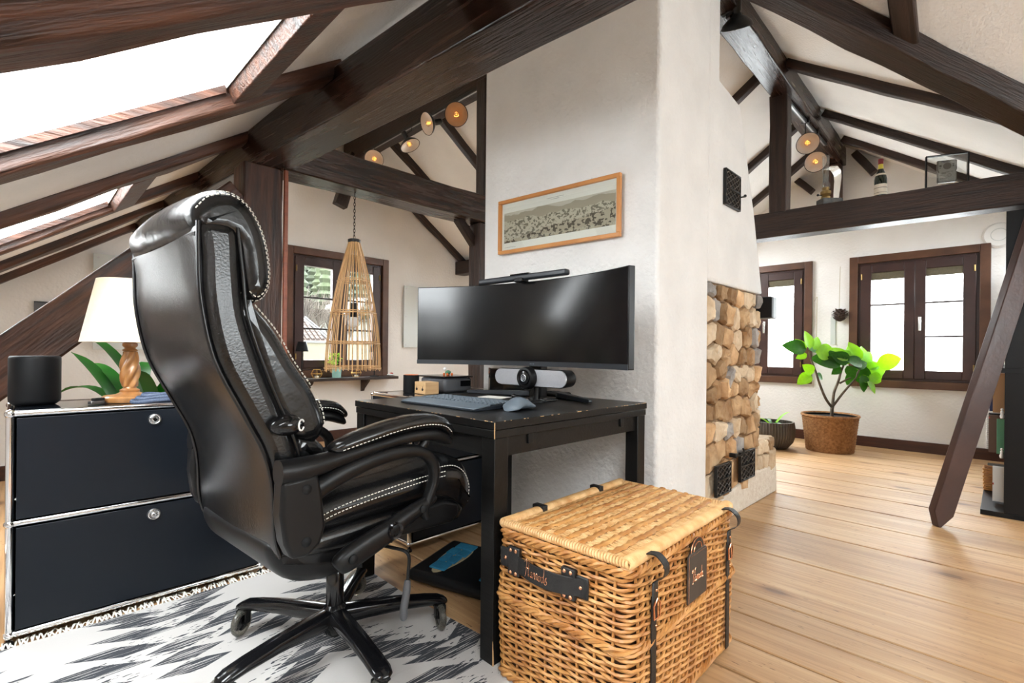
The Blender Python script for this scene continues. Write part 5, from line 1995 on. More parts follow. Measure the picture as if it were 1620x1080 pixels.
def spot(loc, ax, top, label, group, inside='enamel_inside', R0=.09):
    """loc: centre of the opening; ax: direction the lamp points; top: where the stem meets the track"""
    r = thing('spot_lamp', label, 'spot lamp', top, group=group)
    m = axis_matrix(ax)
    C = Vector(loc)
    A = Vector(ax).normalized()
    out = [(.022, -.075), (.026, -.060), (.055, -.045), (.082, -.020), (R0, 0)]
    inn = [(R0 - .003, .001), (.079, -.019), (.052, -.042), (.022, -.055), (.001, -.056)]
    G().lathe(out, C, 32, m, cap=False).build('shade', 'shade_black', r, off=top, smooth=60)
    G().lathe(inn, C, 32, m, cap=False).build('reflector', inside, r, off=top, smooth=60)
    G().torus(C, R0 - .001, .0028, m, 36, 6).build('rim', 'shade_black', r, off=top)
    bk = C - A * .075
    G().lathe([(.020, 0), (.024, -.01), (.024, -.065), (.016, -.075)], bk, 20, m).build('lamp_holder', 'shade_black', r, off=top)
    e = C - A * .115
    T = Vector(top)
    mid = Vector((T.x, T.y, T.z - .03))
    G().tube([T, mid, e], .0045, 8).build('stem', 'shade_black', r, off=top)
    G().box(T + Vector((0, 0, .005)), (.03, .06, .022)).build('track_adapter', 'shade_black', r, off=top, bevel=.003)
    bl = G().lathe([(.001, -.012), (.014, -.008), (.026, -.022), (.024, -.036), (.014, -.05), (.012, -.058)][::-1], C + A * .012, 18, m).build('bulb', 'bulb_glass', r, off=top, smooth=60)
    pts = [C + m @ Vector((.008 * math.cos(k * 2.1), .008 * math.sin(k * 2.1), -.03 + .0022 * k)) for k in range(12)]
    G().tube(pts, .0014, 5).build('filament', 'filament', bl, off=top)
    return r


tr = thing('lamp_track', 'black lamp track screwed under the main ridge beam', 'lamp track', (2.44, 3.6, 2.925))
G().bx(-.017, .017, -.78, .95, 0, .022).build('rail', 'shade_black', tr, bevel=.002)
G().bx(-.006, .006, -.76, .93, -.002, .0).build('slot', 'steel', tr)
GL = 'spot lamps on the main ridge track'
spot((2.40, 3.04, 2.80), (-.60, -.72, -.42), (2.44, 3.08, 2.93), 'black spot lamp facing outward on the track, closest to the chimney', GL, 'enamel_warm')
spot((2.37, 3.39, 2.83), (-.86, .10, -.38), (2.44, 3.44, 2.93), 'black spot lamp turned aside on the track, next to the one by the chimney', GL)
spot((2.44, 3.74, 2.77), (.22, -.42, -.88), (2.44, 3.72, 2.93), 'black spot lamp pointing down with its bulb showing below', GL)
spot((2.40, 4.30, 2.79), (-.48, -.62, -.60), (2.44, 4.36, 2.93), 'black spot lamp at the track end over the tie beam', GL)
tr = thing('lamp_track', 'black lamp track under the wing ridge beam', 'lamp track', (4.75, 1.245, 2.972))
G().bx(-.45, .75, -.017, .017, 0, .022).build('rail', 'shade_black', tr, bevel=.002)
G().bx(-.43, .73, -.006, .006, -.002, 0).build('slot', 'steel', tr)
GL = 'spot lamps under the wing ridge'
spot((4.80, 1.215, 2.775), (-.72, -.36, -.58), (4.84, 1.245, 2.975), 'upper black spot lamp under the wing ridge beside the post', GL)
spot((5.05, 1.215, 2.685), (-.80, -.32, -.50), (5.15, 1.245, 2.975), 'lower black spot lamp under the wing ridge above the oil lamp', GL)
spot((3.06, 1.16, 2.93), (.55, .2, -.75), (3.0, 1.20, 3.0), 'black spot lamp half hidden behind the top of the chimney', None)

# ------------------------------------------------------------------ things on the cross beam of the wing
BT = 2.087
r = thing('oil_lamp', 'old oil lamp with glass tube and bent tin reflector on the cross beam', 'oil lamp', (4.345, .955, BT), R_(-45))
G().bx(-.07, .08, -.045, .045, 0, .048).build('base', 'stone_base', r, bevel=.005)
G().lathe([(.030, .048), (.034, .06), (.026, .072), (.036, .085), (.036, .105), (.022, .112), (.024, .135), (.018, .14)], (-.025, 0, 0), 20).build('burner', 'brass', r)
G().lathe([(.031, .130), (.034, .15), (.026, .170), (.020, .18), (.022, .30), (.026, .375), (.024, .375), (.020, .30), (.018, .18)], (-.025, 0, 0), 24, cap=False).build('glass_tube', 'clear_glass', r, smooth=60)
G().tube([(-.055, -.0, .075), (-.085, -.01, .075)], .003, 6).ball((-.09, -.01, .075), .009, 10, 6).build('wick_knob', 'iron', r)
rings = []
for (x, z, hw) in ((.055, .05, .030), (.058, .10, .036), (.066, .20, .040), (.062, .25, .042), (.035, .285, .042), (-.01, .285, .040), (-.06, .262, .030), (-.075, .250, .014)):
    rings.append([Vector((x, -hw, z)), Vector((x, hw, z)), Vector((x + .002, hw, z + .003)), Vector((x + .002, -hw, z + .003))])
G().loft(rings).build('reflector', 'tin', r, smooth=40)
r = thing('wine_bottle', 'dark wine bottle with red capsule and cream labels on the cross beam', 'bottle', (4.365, .640, BT))
bt = [(.0, 0), (.036, 0), (.0385, .006), (.0385, .125), (.034, .150), (.018, .195), (.0145, .21), (.0145, .262), (.0155, .264), (.0155, .272), (.001, .273)]
G().lathe(bt, n=28).build('glass', 'bottle_glass', r, smooth=50)
G().lathe([(.0389, .012), (.0389, .088)], n=28, cap=False).build('front_label', 'bottle_label', r, smooth=60)
G().lathe([(.0336, .152), (.0300, .165)], n=28, cap=False).build('neck_label', 'bottle_label', r, smooth=60)
G().lathe([(.0390, .060), (.0391, .064)], n=28, cap=False).lathe([(.0390, .026), (.0391, .029)], n=28, cap=False).build('label_print', 'print_dark', r)
G().lathe([(.0148, .235), (.0160, .236), (.0162, .273), (.002, .2745)], n=24).build('capsule', 'capsule_red', r, smooth=50)
G().lathe([(.0175, .200), (.0150, .214), (.0149, .235)], n=24, cap=False).build('foil', 'yellow_foil', r, smooth=50)
r = thing('framed_hard_drive', 'hard disk displayed in a clear black-edged frame on the cross beam', 'frame', (4.395, .285, BT), R_(-68))
w, h = .115, .218
for (x0, x1, z0, z1) in ((-w, -w + .007, 0, h), (w - .007, w, 0, h), (-w, w, 0, .007), (-w, w, h - .007, h)):
    G().bx(x0, x1, -.012, .012, z0, z1).build('frame_bar', 'black_matt', r, bevel=.001)
G().bx(-w + .007, w - .007, -.009, -.007, .007, h - .007).build('pane', 'clear_glass', r, smooth=0)
drive = [(-.052, .038), (-.047, .030), (.047, .030), (.052, .038), (.052, .095), (.046, .103), (.052, .112), (.052, .172), (.046, .178), (-.052, .178), (-.052, .112), (-.046, .103), (-.052, .095)]
dv = G().prism(drive, -.006, .010, lambda a, b, w_: (a, w_, b)).build('drive', 'drive_grey', r, bevel=.001)
G().prism([(a * .9, .104 + (b - .104) * .92) for a, b in drive], -.0068, -.006, lambda a, b, w_: (a, w_, b)).build('drive_label', 'drive_label', dv)
mx = Matrix.Rotation(R_(90), 3, 'X')
G().lathe([(.022, 0), (.022, .0009), (.001, .001)], (0, -.0068, .138), 28, mx).build('spindle_disc', 'drive_grey', dv)
G().torus((.012, -.0068, .076), .009, .0014, mx, 20, 5).build('ring', 'drive_grey', dv)
g = G()
for (x0, x1, z, t) in ((-.030, .012, .098, .0014), (.018, .032, .1, .0012), (-.030, -.006, .090, .0014), (-.040, -.024, .078, .0010), (-.038, -.002, .056, .0016), (-.042, -.03, .142, .006), (.028, .038, .150, .003), (.028, .036, .138, .005), (-.042, -.034, .128, .002)):
    g.bx(x0, x1, -.0072, -.0067, z - t, z + t)
g.build('print', 'print_dark', dv)


def text_obj(name, body, size, mat, parent, loc, rot, ext=.0004, shear=0.):
    cu = bpy.data.curves.new(name, 'FONT')
    cu.body = body
    cu.size = size
    cu.extrude = ext
    cu.shear = shear
    cu.align_x = 'CENTER'
    tmp = bpy.data.objects.new(name + '_tmp', cu)
    COL.objects.link(tmp)
    dg = bpy.context.evaluated_depsgraph_get()
    me = bpy.data.meshes.new_from_object(tmp.evaluated_get(dg))
    bpy.data.objects.remove(tmp)
    me.materials.clear()
    me.materials.append(MATS[mat])
    o = bpy.data.objects.new(name, me)
    COL.objects.link(o)
    o.parent = parent
    o.location = loc
    o.rotation_euler = rot
    return o


text_obj('lettering', 'Maxtor', .016, 'drive_ink', dv, (-.008, -.0072, .163), (R_(90), 0, 0), shear=.15)

# ------------------------------------------------------------------ leaning timber, bookcase
p0, p1 = Vector((3.635, .265, 0)), Vector((4.052, -.143, 1.815))
d = (p1 - p0)
Ln = d.length
x = d.normalized()
z = Vector((S2, S2, 0))
z = (z - x * z.dot(x)).normalized()
y = z.cross(x)
M = Matrix((x, y, z)).transposed().to_4x4()
M.translation = p0
g = G().prism([(0, .008), (0, -.008), (.08, -.056), (Ln, -.056), (Ln, .056), (.08, .056)], -.022, .022, lambda a, b, w: (a, b, w))
o = g.build('leaning_timber', 'window_wood', None, bevel=.004)
o.matrix_world = M
tag(o, 'dark leaning timber with a pointed foot propped beside the black bookcase', 'timber')
r = thing('bookcase', 'black open bookcase beside the leaning timber', 'bookcase', (4.12, -.30, 0))
BL = 1.85
for k, xx in enumerate((0, .46, .92, 1.38, BL - .022)):
    G().bx(xx, xx + .022, 0, .30, .03, 1.81).build('upright', 'shelf_black', r, bevel=.001)
for zz in (.03, .30, .545, .86, 1.18, 1.50, 1.788):
    G().bx(.022, BL - .022, .01, .298, zz, zz + .022).build('shelf', 'shelf_black', r, bevel=.001)
G().bx(0, BL, 0, .008, .03, 1.81).build('back_panel', 'shelf_black', r)
G().bx(-.004, BL, .0, .40, 0, .03).build('base_board', 'shelf_black', r, bevel=.002)
G().bx(-.003, BL, -.0, .345, .855, .884).build('ledge', 'shelf_black', r, bevel=.002)


def book(name, loc, w, dpt, h, mat, label, bands=None, pages=True, rz=0.):
    """spine towards +y; w along x"""
    b = thing(name, label, 'book', loc, rz)
    G().bx(0, .003, -dpt, 0, 0, h).bx(w - .003, w, -dpt, 0, 0, h).bx(.003, w - .003, -.004, 0, 0, h).build('cover', mat, b, bevel=.001)
    if pages:
        G().bx(.003, w - .003, -dpt + .005, -.004, .004, h - .004).build('pages', 'paper', b)
    if bands:
        g = G()
        for f in bands[1]:
            g.bx(-.0004, w + .0004, -.006, .0006, h * f - .006, h * f + .006)
        g.build('spine_band', bands[0], b)
    return b


SY = .045
book('book', (5.068, SY + .035, .568), .055, .21, .255, 'book_rust', 'rust-coloured book with pale spine bands on the bookcase', ('book_tan', (.12, .38, .62, .86)))
book('book', (4.84, SY + .030, .568), .060, .22, .240, 'book_navy', 'navy blue book with small coloured marks on the bookcase', ('book_green', (.45, .55)))
book('book', (4.74, SY + .012, .568), .018, .20, .270, 'book_tan', 'thin tan book standing beside the navy book', None)
book('book', (4.52, SY + .028, .323), .022, .20, .245, 'book_brown', 'slim brown book next to the spiral notebooks', ('book_red', (.93,)))
book('book', (4.485, SY - .010, .323), .016, .20, .225, 'book_green', 'slim green book next to the brown book', None)
book('book', (4.30, SY + .005, .053), .026, .20, .215, 'book_white', 'white book with a red mark on the lowest shelf', ('book_red', (.5,)))
book('book', (4.36, SY + .000, .053), .030, .18, .19, 'book_tan', 'tan book beside the white book on the lowest shelf', None)
for k, xx in enumerate((4.606, 4.640)):
    b = thing('spiral_notebook', ('black spiral notebook' if k == 0 else 'brown spiral notebook') + ' standing on the bookcase', 'notebook', (xx, SY + .036, .323))
    G().bx(0, .022, -.20, -.006, 0, .25).build('pages', 'book_brown' if k else 'black_matt', b, bevel=.001)
    for j in range(16):
        G().torus((.011, -.004, .012 + .015 * j), .009, .0013, Matrix.Rotation(R_(0), 3, 'X'), 12, 4).build('wire_ring', 'steel', b)
for k in range(2):
    f = thing('figurine', ('small white figurine upright' if k == 0 else 'small white figurine lying tilted') + ' on a bookcase shelf', 'figurine', (4.33 - .02 * k, SY - .035, .568 - .245 * k))
    f.scale = (.7, .7, .7)
    G().lathe([(.012, 0), (.016, .02), (.010, .04), (.012, .06), (.004, .07)], n=12).build('body', 'white_plastic', f)
    G().ball((0, 0, .078), .011, 10, 8).build('head', 'white_plastic', f)
b = thing('small_basket', 'small square wicker basket on the base board of the bookcase', 'basket', (4.78, .035, .031))
g = G()
for j in range(12):
    zz = .008 + j * .0125
    pts = []
    for (xa, ya, xb, yb) in ((-.07, -.06, .07, -.06), (.07, -.06, .07, .06), (.07, .06, -.07, .06), (-.07, .06, -.07, -.06)):
        for q in range(8):
            t = q / 8
            s = 1 + .012 * j / 2
            pts.append((s * (xa + (xb - xa) * t) + (.0025 if (q + j) % 2 else -.0025), s * (ya + (yb - ya) * t) + (.0025 if (q + j) % 2 else -.0025), zz))
    g.tube(pts, .0058, 5, closed=True)
o = g.build('weave', 'wicker', b, smooth=60)
o['kind'] = 'stuff'
G().bx(-.064, .064, -.054, .054, .002, .006).build('bottom', 'wicker_dark', b)

# ------------------------------------------------------------------ potted plants by the far wall


def leaf_mesh(L, W, curl=.12, n=7):
    rows = []
    for i in range(n + 1):
        t = i / n
        ww = W * math.sin(PI * (t ** .75)) ** .8 if 0 < t < 1 else .0015
        yb = -curl * L * (t * t)
        rows.append([Vector((t * L, -ww, yb + ww * .25)), Vector((t * L, 0, yb - .001)), Vector((t * L, ww, yb + ww * .25)), Vector((t * L, 0, yb + .0012))])
    g = G()
    vs = [v for rr in rows for v in rr]
    fs = []
    for i in range(n):
        for k in range(4):
            k2 = (k + 1) % 4
            fs.append((4 * i + k, 4 * i + k2, 4 * (i + 1) + k2, 4 * (i + 1) + k))
    return g.add(vs, fs)


FP = (5.74, 1.235, 0)
r = thing('ficus_plant', 'branching ficus with large lime leaves in a woven basket pot', 'plant', FP, R_(-45))
rings = []
for j in range(29):
    t = j / 28
    z = .36 * t
    R0 = .205 + .04 * t + .004 * math.sin(j * PI) + (.008 if j in (27, 28) else 0)
    R0 += .003 * (1 if j % 2 else -1)
    rings.append([Vector((R0 * math.cos(2 * PI * k / 48) + .002 * (1 if (k + j) % 2 else -1), R0 * math.sin(2 * PI * k / 48), z)) for k in range(48)])
for R0, z in ((.248, .366), (.236, .362), (.228, .33)):
    rings.append([Vector((R0 * math.cos(2 * PI * k / 48), R0 * math.sin(2 * PI * k / 48), z)) for k in range(48)])
G().loft(rings).build('basket_pot', 'seagrass', r, smooth=60)
G().lathe([(.234, .335), (.236, .352), (.226, .352), (.224, .318), (.01, .318)], n=40).build('liner_pot', 'black_matt', r)


def plant_point(px, py, dp=0.):
    """the plant is sketched on a 6.3 mm grid in its own upright plane; dp moves a point off that plane"""
    k = 4.93 / 780
    return Vector(((px - 1314) * k, dp, .95 - (py - 561.8) * k))


g = G()
G().tube(catmull([(.02, 0, .31), (.021, 0, .40), (.024, 0, .45)], 3), .016, 8).build('stem', 'bark', r)
for path, r0 in (([(1318, 645, 0), (1306, 630, -.01), (1295, 606, -.02), (1289, 588, -.02), (1283, 570, -.01), (1280, 556, 0)], .013), ([(1318, 645, 0), (1321, 622, .01), (1329, 603, .02), (1333, 588, .02), (1338, 575, .02)], .014),
                 ([(1319, 642, 0), (1330, 624, -.02), (1342, 608, -.03), (1351, 597, -.03), (1356, 585, -.03)], .012), ([(1330, 606, .01), (1340, 600, .0), (1352, 594, 0), (1362, 584, .01)], .010)):
    P = catmull([plant_point(*p) for p in path], 4)
    G().tube(P, [r0 * (1 - .35 * i / (len(P) - 1)) for i in range(len(P))], 8).build('branch', 'bark', r, smooth=60)
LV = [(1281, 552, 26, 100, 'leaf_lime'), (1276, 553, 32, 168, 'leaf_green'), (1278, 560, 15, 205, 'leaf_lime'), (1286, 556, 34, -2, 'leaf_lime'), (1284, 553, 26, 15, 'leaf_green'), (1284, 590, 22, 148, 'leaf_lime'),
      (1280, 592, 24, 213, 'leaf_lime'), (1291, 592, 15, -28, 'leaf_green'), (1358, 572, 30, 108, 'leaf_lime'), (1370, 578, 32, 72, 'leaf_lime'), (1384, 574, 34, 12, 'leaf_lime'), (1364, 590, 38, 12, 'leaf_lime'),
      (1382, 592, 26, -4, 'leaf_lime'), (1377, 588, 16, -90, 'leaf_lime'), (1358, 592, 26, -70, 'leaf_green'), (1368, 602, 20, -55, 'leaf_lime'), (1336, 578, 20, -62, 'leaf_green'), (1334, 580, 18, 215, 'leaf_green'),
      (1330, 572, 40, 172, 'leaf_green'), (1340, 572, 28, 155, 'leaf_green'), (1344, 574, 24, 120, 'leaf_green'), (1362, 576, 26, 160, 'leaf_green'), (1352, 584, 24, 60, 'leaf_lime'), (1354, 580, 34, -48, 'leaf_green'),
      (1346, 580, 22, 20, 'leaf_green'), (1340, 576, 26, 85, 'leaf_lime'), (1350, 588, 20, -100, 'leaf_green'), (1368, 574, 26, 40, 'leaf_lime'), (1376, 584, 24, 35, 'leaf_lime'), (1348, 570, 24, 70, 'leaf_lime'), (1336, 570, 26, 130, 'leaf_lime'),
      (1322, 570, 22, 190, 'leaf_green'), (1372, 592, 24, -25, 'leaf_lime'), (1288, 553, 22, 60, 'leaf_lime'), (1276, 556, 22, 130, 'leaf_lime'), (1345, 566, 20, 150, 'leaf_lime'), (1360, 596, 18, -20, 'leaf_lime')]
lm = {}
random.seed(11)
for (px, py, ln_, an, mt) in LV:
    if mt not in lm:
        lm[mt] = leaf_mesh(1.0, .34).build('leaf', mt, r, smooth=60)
        o = lm[mt]
    else:
        o = inst(lm[mt], r)
    p = plant_point(px, py, random.uniform(-.05, .05))
    ax = Vector((math.cos(R_(an)), random.uniform(-.35, .35), math.sin(R_(an)))).normalized()
    nrm_ = Vector((random.uniform(-.35, .35), -1, random.uniform(-.1, .75)))
    nrm_ = (nrm_ - ax * nrm_.dot(ax)).normalized()
    mm = Matrix((ax, nrm_.cross(ax), nrm_)).transposed().to_4x4()
    mm.translation = p
    sc_ = ln_ * 1.15 * 4.93 / 780
    o.matrix_local = mm @ Matrix.Diagonal((sc_, sc_, sc_, 1))
r = thing('grey_pot_plant', 'round ribbed dark grey pot with a small green plant beside the ledge', 'plant', (5.46, 1.68, 0))
rings = []
for (R0, z) in ((.10, 0), (.14, .012), (.185, .07), (.205, .14), (.205, .21), (.195, .272), (.180, .272), (.178, .235)):
    rings.append([Vector(((R0 + (.003 if k % 2 else -.003)) * math.cos(2 * PI * k / 96), (R0 + (.003 if k % 2 else -.003)) * math.sin(2 * PI * k / 96), z)) for k in range(96)])
G().loft(rings).build('pot', 'ribbed_pot', r, smooth=30)
G().lathe([(.18, .24), (.01, .245)], n=30).build('soil', 'soil', r)
for dx, dy, L, w, rise, droop, mt in ((-.5, .4, .20, .02, .20, .16, 'leaf_lime'), (.6, -.4, .17, .018, .22, .10, 'leaf_lime'), (-.6, -.5, .17, .02, .12, .12, 'leaf_green'), (.2, .8, .16, .02, .14, .12, 'leaf_green'), (.7, .5, .16, .018, .12, .1, 'leaf_green')):
    blade(G(), (.05 * dx, .05 * dy, .24), dx, dy, L, w, rise, droop).build('leaf', mt, r, smooth=50)
r = thing('black_bowl_pot', 'low black bowl pot with a brown cactus stem behind the ribbed pot', 'plant', (5.80, 2.12, 0))
G().lathe([(.12, 0), (.16, .02), (.19, .20), (.195, .285), (.18, .285), (.178, .25), (.01, .25)], n=36).build('pot', 'black_matt', r)
G().tube([(.0, -.06, .25), (-.005, -.065, .34), (-.02, -.07, .40), (-.028, -.072, .425)], [.018, .020, .021, .012], 8).build('stem', 'terracotta', r)

# ------------------------------------------------------------------ small things on the far wall
r = thing('pine_cone', 'dark pine cone hanging on a string between the two windows', 'pine cone', (XF - .045, 1.265, 1.93))
G().tube([(0, 0, -.02), (0, .005, -.47)], .0022, 5).build('string', 'cord_tan', r)
G().ball((0, 0, -.545), (.038, .052, .07), 12, 10).build('core', 'cone', r)
random.seed(4)
sc0 = None
for k in range(60):
    t = (k + .5) / 60
    a = k * 2.39996
    zz = .06 - .125 * t
    rr = .058 * math.sin(PI * (t * .85 + .1)) + .012
    if sc0 is None:
        sc0 = G().prism([(-.006, 0), (.006, 0), (.012, .02), (0, .030), (-.012, .02)], -.0015, .0015, lambda p, q, w: (q, p, w)).build('scale', 'cone', r)
        o = sc0
    else:
        o = inst(sc0, r)
    o.location = (rr * .55 * math.cos(a), rr * .8 * math.sin(a), -.545 + zz)
    o.rotation_euler = (0, R_(-25), a)
r = thing('wall_hanging', 'thin string with a small dark tuft hanging by the chimney-side window', 'ornament', (XF - .02, 1.485, 1.60))
G().tube([(0, 0, 0), (0, .004, -.50)], .003, 5).build('string', 'cord_tan', r)
G().tube([(0, .0, 0), (-.004, .015, -.02), (-.004, .028, -.05)], .002, 5).build('bow', 'cord_tan', r)
G().ball((0, 0, -.54), (.025, .035, .045), 10, 8).build('tuft', 'cone', r)
r = thing('wall_strip', 'narrow grey metal strip on the wall below the pine cone', 'strip', (XF - .006, 1.335, 1.07))
G().bx(-.004, .005, -.022, .022, 0, .30).build('plate', 'frost', r)
r = thing('smoke_detector', 'round white detector on the wall above the window', 'detector', (XF, .045, 2.06))
my = Matrix.Rotation(R_(-90), 3, 'Y')
G().lathe([(.115, 0), (.115, .012), (.10, .028), (.06, .032), (.001, .032)], (0, 0, 0), 36, my).build('housing', 'white_plastic', r)
G().torus((-.0325, 0, 0), .055, .0022, my, 30, 5).build('ring', 'frost', r)

# ------------------------------------------------------------------ gable wall: shelf, glass boards, small things
SZ = .668
r = thing('window_shelf', 'narrow dark shelf under the gable window', 'shelf', (1.90, YN, SZ))
G().bx(0, 1.14, -.20, -.031, -.030, 0).bx(-.0, 1.14, -.031, 0, -.030, -.001).build('board', 'beam', r, bevel=.003)
for x in (.16, .78):
    G().prism([(0, -.03), (-.16, -.03), (-.15, -.05), (-.05, -.13), (-.03, -.16), (0, -.165)], x, x + .03, lambda a, b, w: (w, a, b)).build('bracket', 'beam', r, bevel=.002)
for (x0, x1, z0, z1, lab) in ((3.21, 3.78, .995, 1.725, 'pale frosted glass board on the gable wall beside the monitor'), (.405, 1.02, .94, 1.69, 'pale frosted glass board on the gable wall behind the table lamp')):
    r = thing('glass_board', lab, 'board', (x0, YN, z0))
    G().bx(0, x1 - x0, -.030, -.024, 0, z1 - z0).build('sheet', 'frost', r, bevel=.001)
    for x in (.03, x1 - x0 - .03):
        for z in (.03, (z1 - z0) / 2, z1 - z0 - .03):
            G().tube([(x, 0, z), (x, -.032, z)], .008, 10).build('standoff', 'steel', r)
r = thing('wall_frame', 'small dark-edged grey panel on the gable wall behind the strut', 'panel', (.075, YN, 1.0))
G().bx(0, .115, -.02, -.004, 0, .285).build('sheet', 'grey_plastic', r)
G().bx(.115, .130, -.03, 0, 0, .288).bx(0, .115, -.025, 0, .285, .291).build('edge', 'black_matt', r)
SYW = 4.93
r = thing('desk_lamp', 'small black cordless lamp with cone shade on the window shelf', 'lamp', (1.985, SYW, SZ))
G().lathe([(.0, 0), (.05, 0), (.05, .008), (.008, .012)], n=24).build('base', 'black_matt', r)
G().tube([(0, 0, .01), (0, 0, .33)], .006, 8).build('pole', 'black_matt', r)
G().lathe([(.062, .27), (.040, .365), (.038, .367), (.001, .367)], n=28).build('shade', 'black_matt', r)
r = thing('desk_lamp', 'small black cordless lamp behind the rattan pendant cage', 'lamp', (2.78, SYW, SZ))
G().lathe([(.0, 0), (.05, 0), (.05, .008), (.008, .012)], n=24).build('base', 'black_matt', r)
G().tube([(0, 0, .01), (0, 0, .33)], .006, 8).build('pole', 'black_matt', r)
G().lathe([(.062, .27), (.040, .365), (.038, .367), (.001, .367)], n=28).build('shade', 'black_matt', r)
for k, xx in enumerate((2.135, 2.565)):
    r = thing('candle_holder', ('gold wire geometric candle holder next to the black lamp' if k == 0 else 'gold wire geometric candle holder beside the turquoise pot'), 'candle holder', (xx, SYW, SZ))
    rings = [(.035, .003), (.060, .045), (.035, .088)]
    V = [[Vector((rr * math.cos(2 * PI * q / 6), rr * math.sin(2 * PI * q / 6), z)) for q in range(6)] for rr, z in rings]
    for q in range(6):
        G().tube([V[0][q], V[1][q], V[2][q]], .0022, 5).build('wire', 'gold', r)
    for q in range(3):
        G().tube(V[q], .0022, 5, closed=True).build('wire_ring', 'gold', r)
    G().lathe([(.02, .004), (.02, .022), (.001, .022)], n=16).build('tealight', 'paper', r)
r = thing('herb_pot', 'turquoise pot with a leafy yellow-green plant on the window shelf', 'plant', (2.345, SYW, SZ))
G().lathe([(.0, 0), (.042, 0), (.050, .105), (.046, .105), (.044, .09), (.001, .09)], n=28).build('pot', 'turquoise', r)
random.seed(9)
for k in range(16):
    a = random.uniform(0, 2 * PI)
    e = Vector((math.cos(a) * random.uniform(.02, .10), math.sin(a) * random.uniform(.02, .07), random.uniform(.15, .26)))
    st_ = G().tube(catmull([(0, 0, .09), (e.x * .4, e.y * .4, e.z * .75), tuple(e)], 3), .0016, 4).build('stem', 'leaf_green', r)
    for q in range(3):
        o = leaf_mesh(.030, .012, n=4).build('leaf', 'leaf_lime', st_, smooth=60)
        o.location = e - Vector((0, 0, .012 * q))
        o.rotation_euler = (random.uniform(-.6, .6), random.uniform(-.6, .6), random.uniform(0, 6))
r = thing('trinket', 'small red and white trinket on the end of the window shelf', 'trinket', (2.985, SYW, SZ))
G().ball((0, 0, .014), (.045, .03, .014), 14, 8).build('base', 'white_plastic', r)
G().ball((.01, 0, .028), (.022, .02, .010), 12, 8).build('top', 'book_red', r)

# ------------------------------------------------------------------ outside the gable window
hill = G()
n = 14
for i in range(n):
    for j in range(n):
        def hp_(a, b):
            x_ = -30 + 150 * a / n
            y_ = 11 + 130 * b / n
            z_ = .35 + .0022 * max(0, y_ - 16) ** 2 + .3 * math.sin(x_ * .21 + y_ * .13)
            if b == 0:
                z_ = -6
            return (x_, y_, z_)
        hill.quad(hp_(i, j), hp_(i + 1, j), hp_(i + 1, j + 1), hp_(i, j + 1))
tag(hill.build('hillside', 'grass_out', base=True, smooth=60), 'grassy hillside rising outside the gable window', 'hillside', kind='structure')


def conifer():
    g = G()
    rings = []
    random.seed(2)
    H_ = 1.
    for j in range(19):
        t = j / 18
        R0 = .17 * (1 - t) * (1.0 if j % 2 else .6) + .008
        rings.append([Vector((R0 * random.uniform(.75, 1.2) * math.cos(2 * PI * k / 11), R0 * random.uniform(.75, 1.2) * math.sin(2 * PI * k / 11), .06 + .94 * t)) for k in range(11)])
    return g.loft(rings)


def bare():
    g = G()
    random.seed(8)
    for k in range(70):
        a = random.uniform(0, 2 * PI)
        h0 = random.uniform(.15, .55)
        rr = random.uniform(.10, .26)
        g.tube([(0, 0, h0), (rr * .5 * math.cos(a), rr * .5 * math.sin(a), h0 + .16), (rr * math.cos(a), rr * math.sin(a), h0 + random.uniform(.25, .45))], [.007, .005, .0025], 4)
    return g


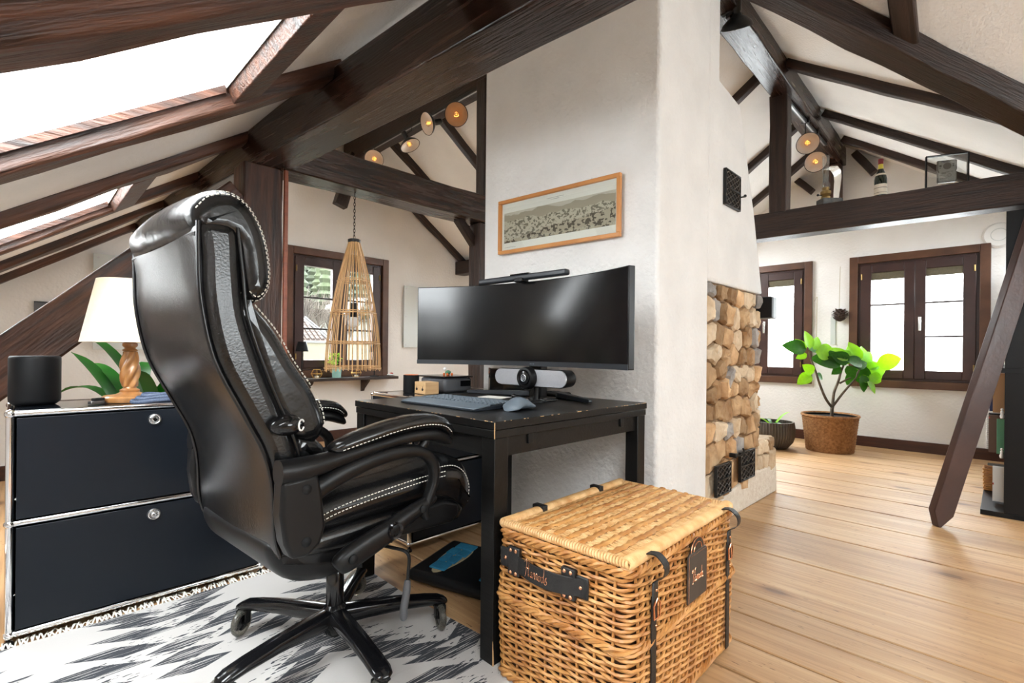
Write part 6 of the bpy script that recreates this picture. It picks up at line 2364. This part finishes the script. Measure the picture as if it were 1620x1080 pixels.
random.seed(31)
proto, proto_b = None, None
spots = []
tries = 0
while len(spots) < 150 and tries < 9000:
    tries += 1
    yy = random.uniform(58, 124)
    xx = yy * random.uniform(.36, .72)
    if all(math.hypot(xx - q[0], yy - q[1]) > 3.5 for q in spots):
        spots.append((xx, yy, random.uniform(8, 11), 'c'))
for k in range(60):
    yy = random.uniform(36, 54)
    xx = yy * random.uniform(.38, .66)
    if all(math.hypot(xx - q[0], yy - q[1]) > 2.6 for q in spots):
        spots.append((xx, yy, random.uniform(3.8, 5.2), 'b'))
for (xx, yy, hh, kd) in spots:
    zz = .35 + .0022 * max(0, yy - 16) ** 2 + .3 * math.sin(xx * .21 + yy * .13) - .4
    if kd == 'c':
        if proto is None:
            proto = thing('conifer_tree', 'dark green conifer on the hillside outside the gable window', 'tree', (0, 0, 0), group='conifers on the hillside')
            conifer().build('crown', 'conifer', proto, smooth=40)
            G().tube([(0, 0, 0), (0, 0, .5)], [.02, .01], 6).build('trunk', 'bark', proto)
            o = proto
        else:
            o = copy_tree(proto)
    else:
        if proto_b is None:
            proto_b = thing('bare_tree', 'leafless brown tree on the hillside outside the gable window', 'tree', (0, 0, 0), group='bare trees on the hillside')
            bare().build('twigs', 'bare_tree', proto_b)
            G().tube([(0, 0, 0), (0, 0, .6)], [.016, .006], 6).build('trunk', 'bare_tree', proto_b)
            o = proto_b
        else:
            o = copy_tree(proto_b)
    o.location = (xx, yy, zz)
    o.scale = (hh, hh, hh)
    o.rotation_euler = (0, 0, random.uniform(0, 6))
# neighbour's house
r = thing('neighbour_house', 'neighbouring house with brown tiled roof and cream wall outside', 'house', (5.6, 14.2, .2))
off = (5.6, 14.2, .2)
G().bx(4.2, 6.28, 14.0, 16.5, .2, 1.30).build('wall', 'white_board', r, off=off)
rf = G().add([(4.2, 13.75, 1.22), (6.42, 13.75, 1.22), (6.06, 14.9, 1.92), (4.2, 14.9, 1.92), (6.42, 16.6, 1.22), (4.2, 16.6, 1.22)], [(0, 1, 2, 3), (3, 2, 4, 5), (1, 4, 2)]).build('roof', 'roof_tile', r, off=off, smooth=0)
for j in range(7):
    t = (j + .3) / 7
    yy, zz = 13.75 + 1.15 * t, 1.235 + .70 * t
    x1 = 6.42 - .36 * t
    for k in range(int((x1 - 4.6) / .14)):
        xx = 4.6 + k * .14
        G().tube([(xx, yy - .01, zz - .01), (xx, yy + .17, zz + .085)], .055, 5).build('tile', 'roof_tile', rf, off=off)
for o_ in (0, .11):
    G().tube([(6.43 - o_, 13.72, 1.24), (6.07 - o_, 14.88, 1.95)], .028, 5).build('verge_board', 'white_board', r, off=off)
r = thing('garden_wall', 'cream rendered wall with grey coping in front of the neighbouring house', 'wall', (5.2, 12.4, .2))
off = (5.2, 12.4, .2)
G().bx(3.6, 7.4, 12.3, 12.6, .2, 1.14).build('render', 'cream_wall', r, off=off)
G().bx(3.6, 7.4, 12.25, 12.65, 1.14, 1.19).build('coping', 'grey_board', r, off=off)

tag(G().bx(-4, 12, 5.6, 11.4, -2.7, -2.6).build('bounce_yard', 'gravel', base=True), 'unseen pale gravel added below the gable window to whiten the purlin reflection', 'yard', kind='structure')  # unseen ground added so the purlin underside reflects something whitish
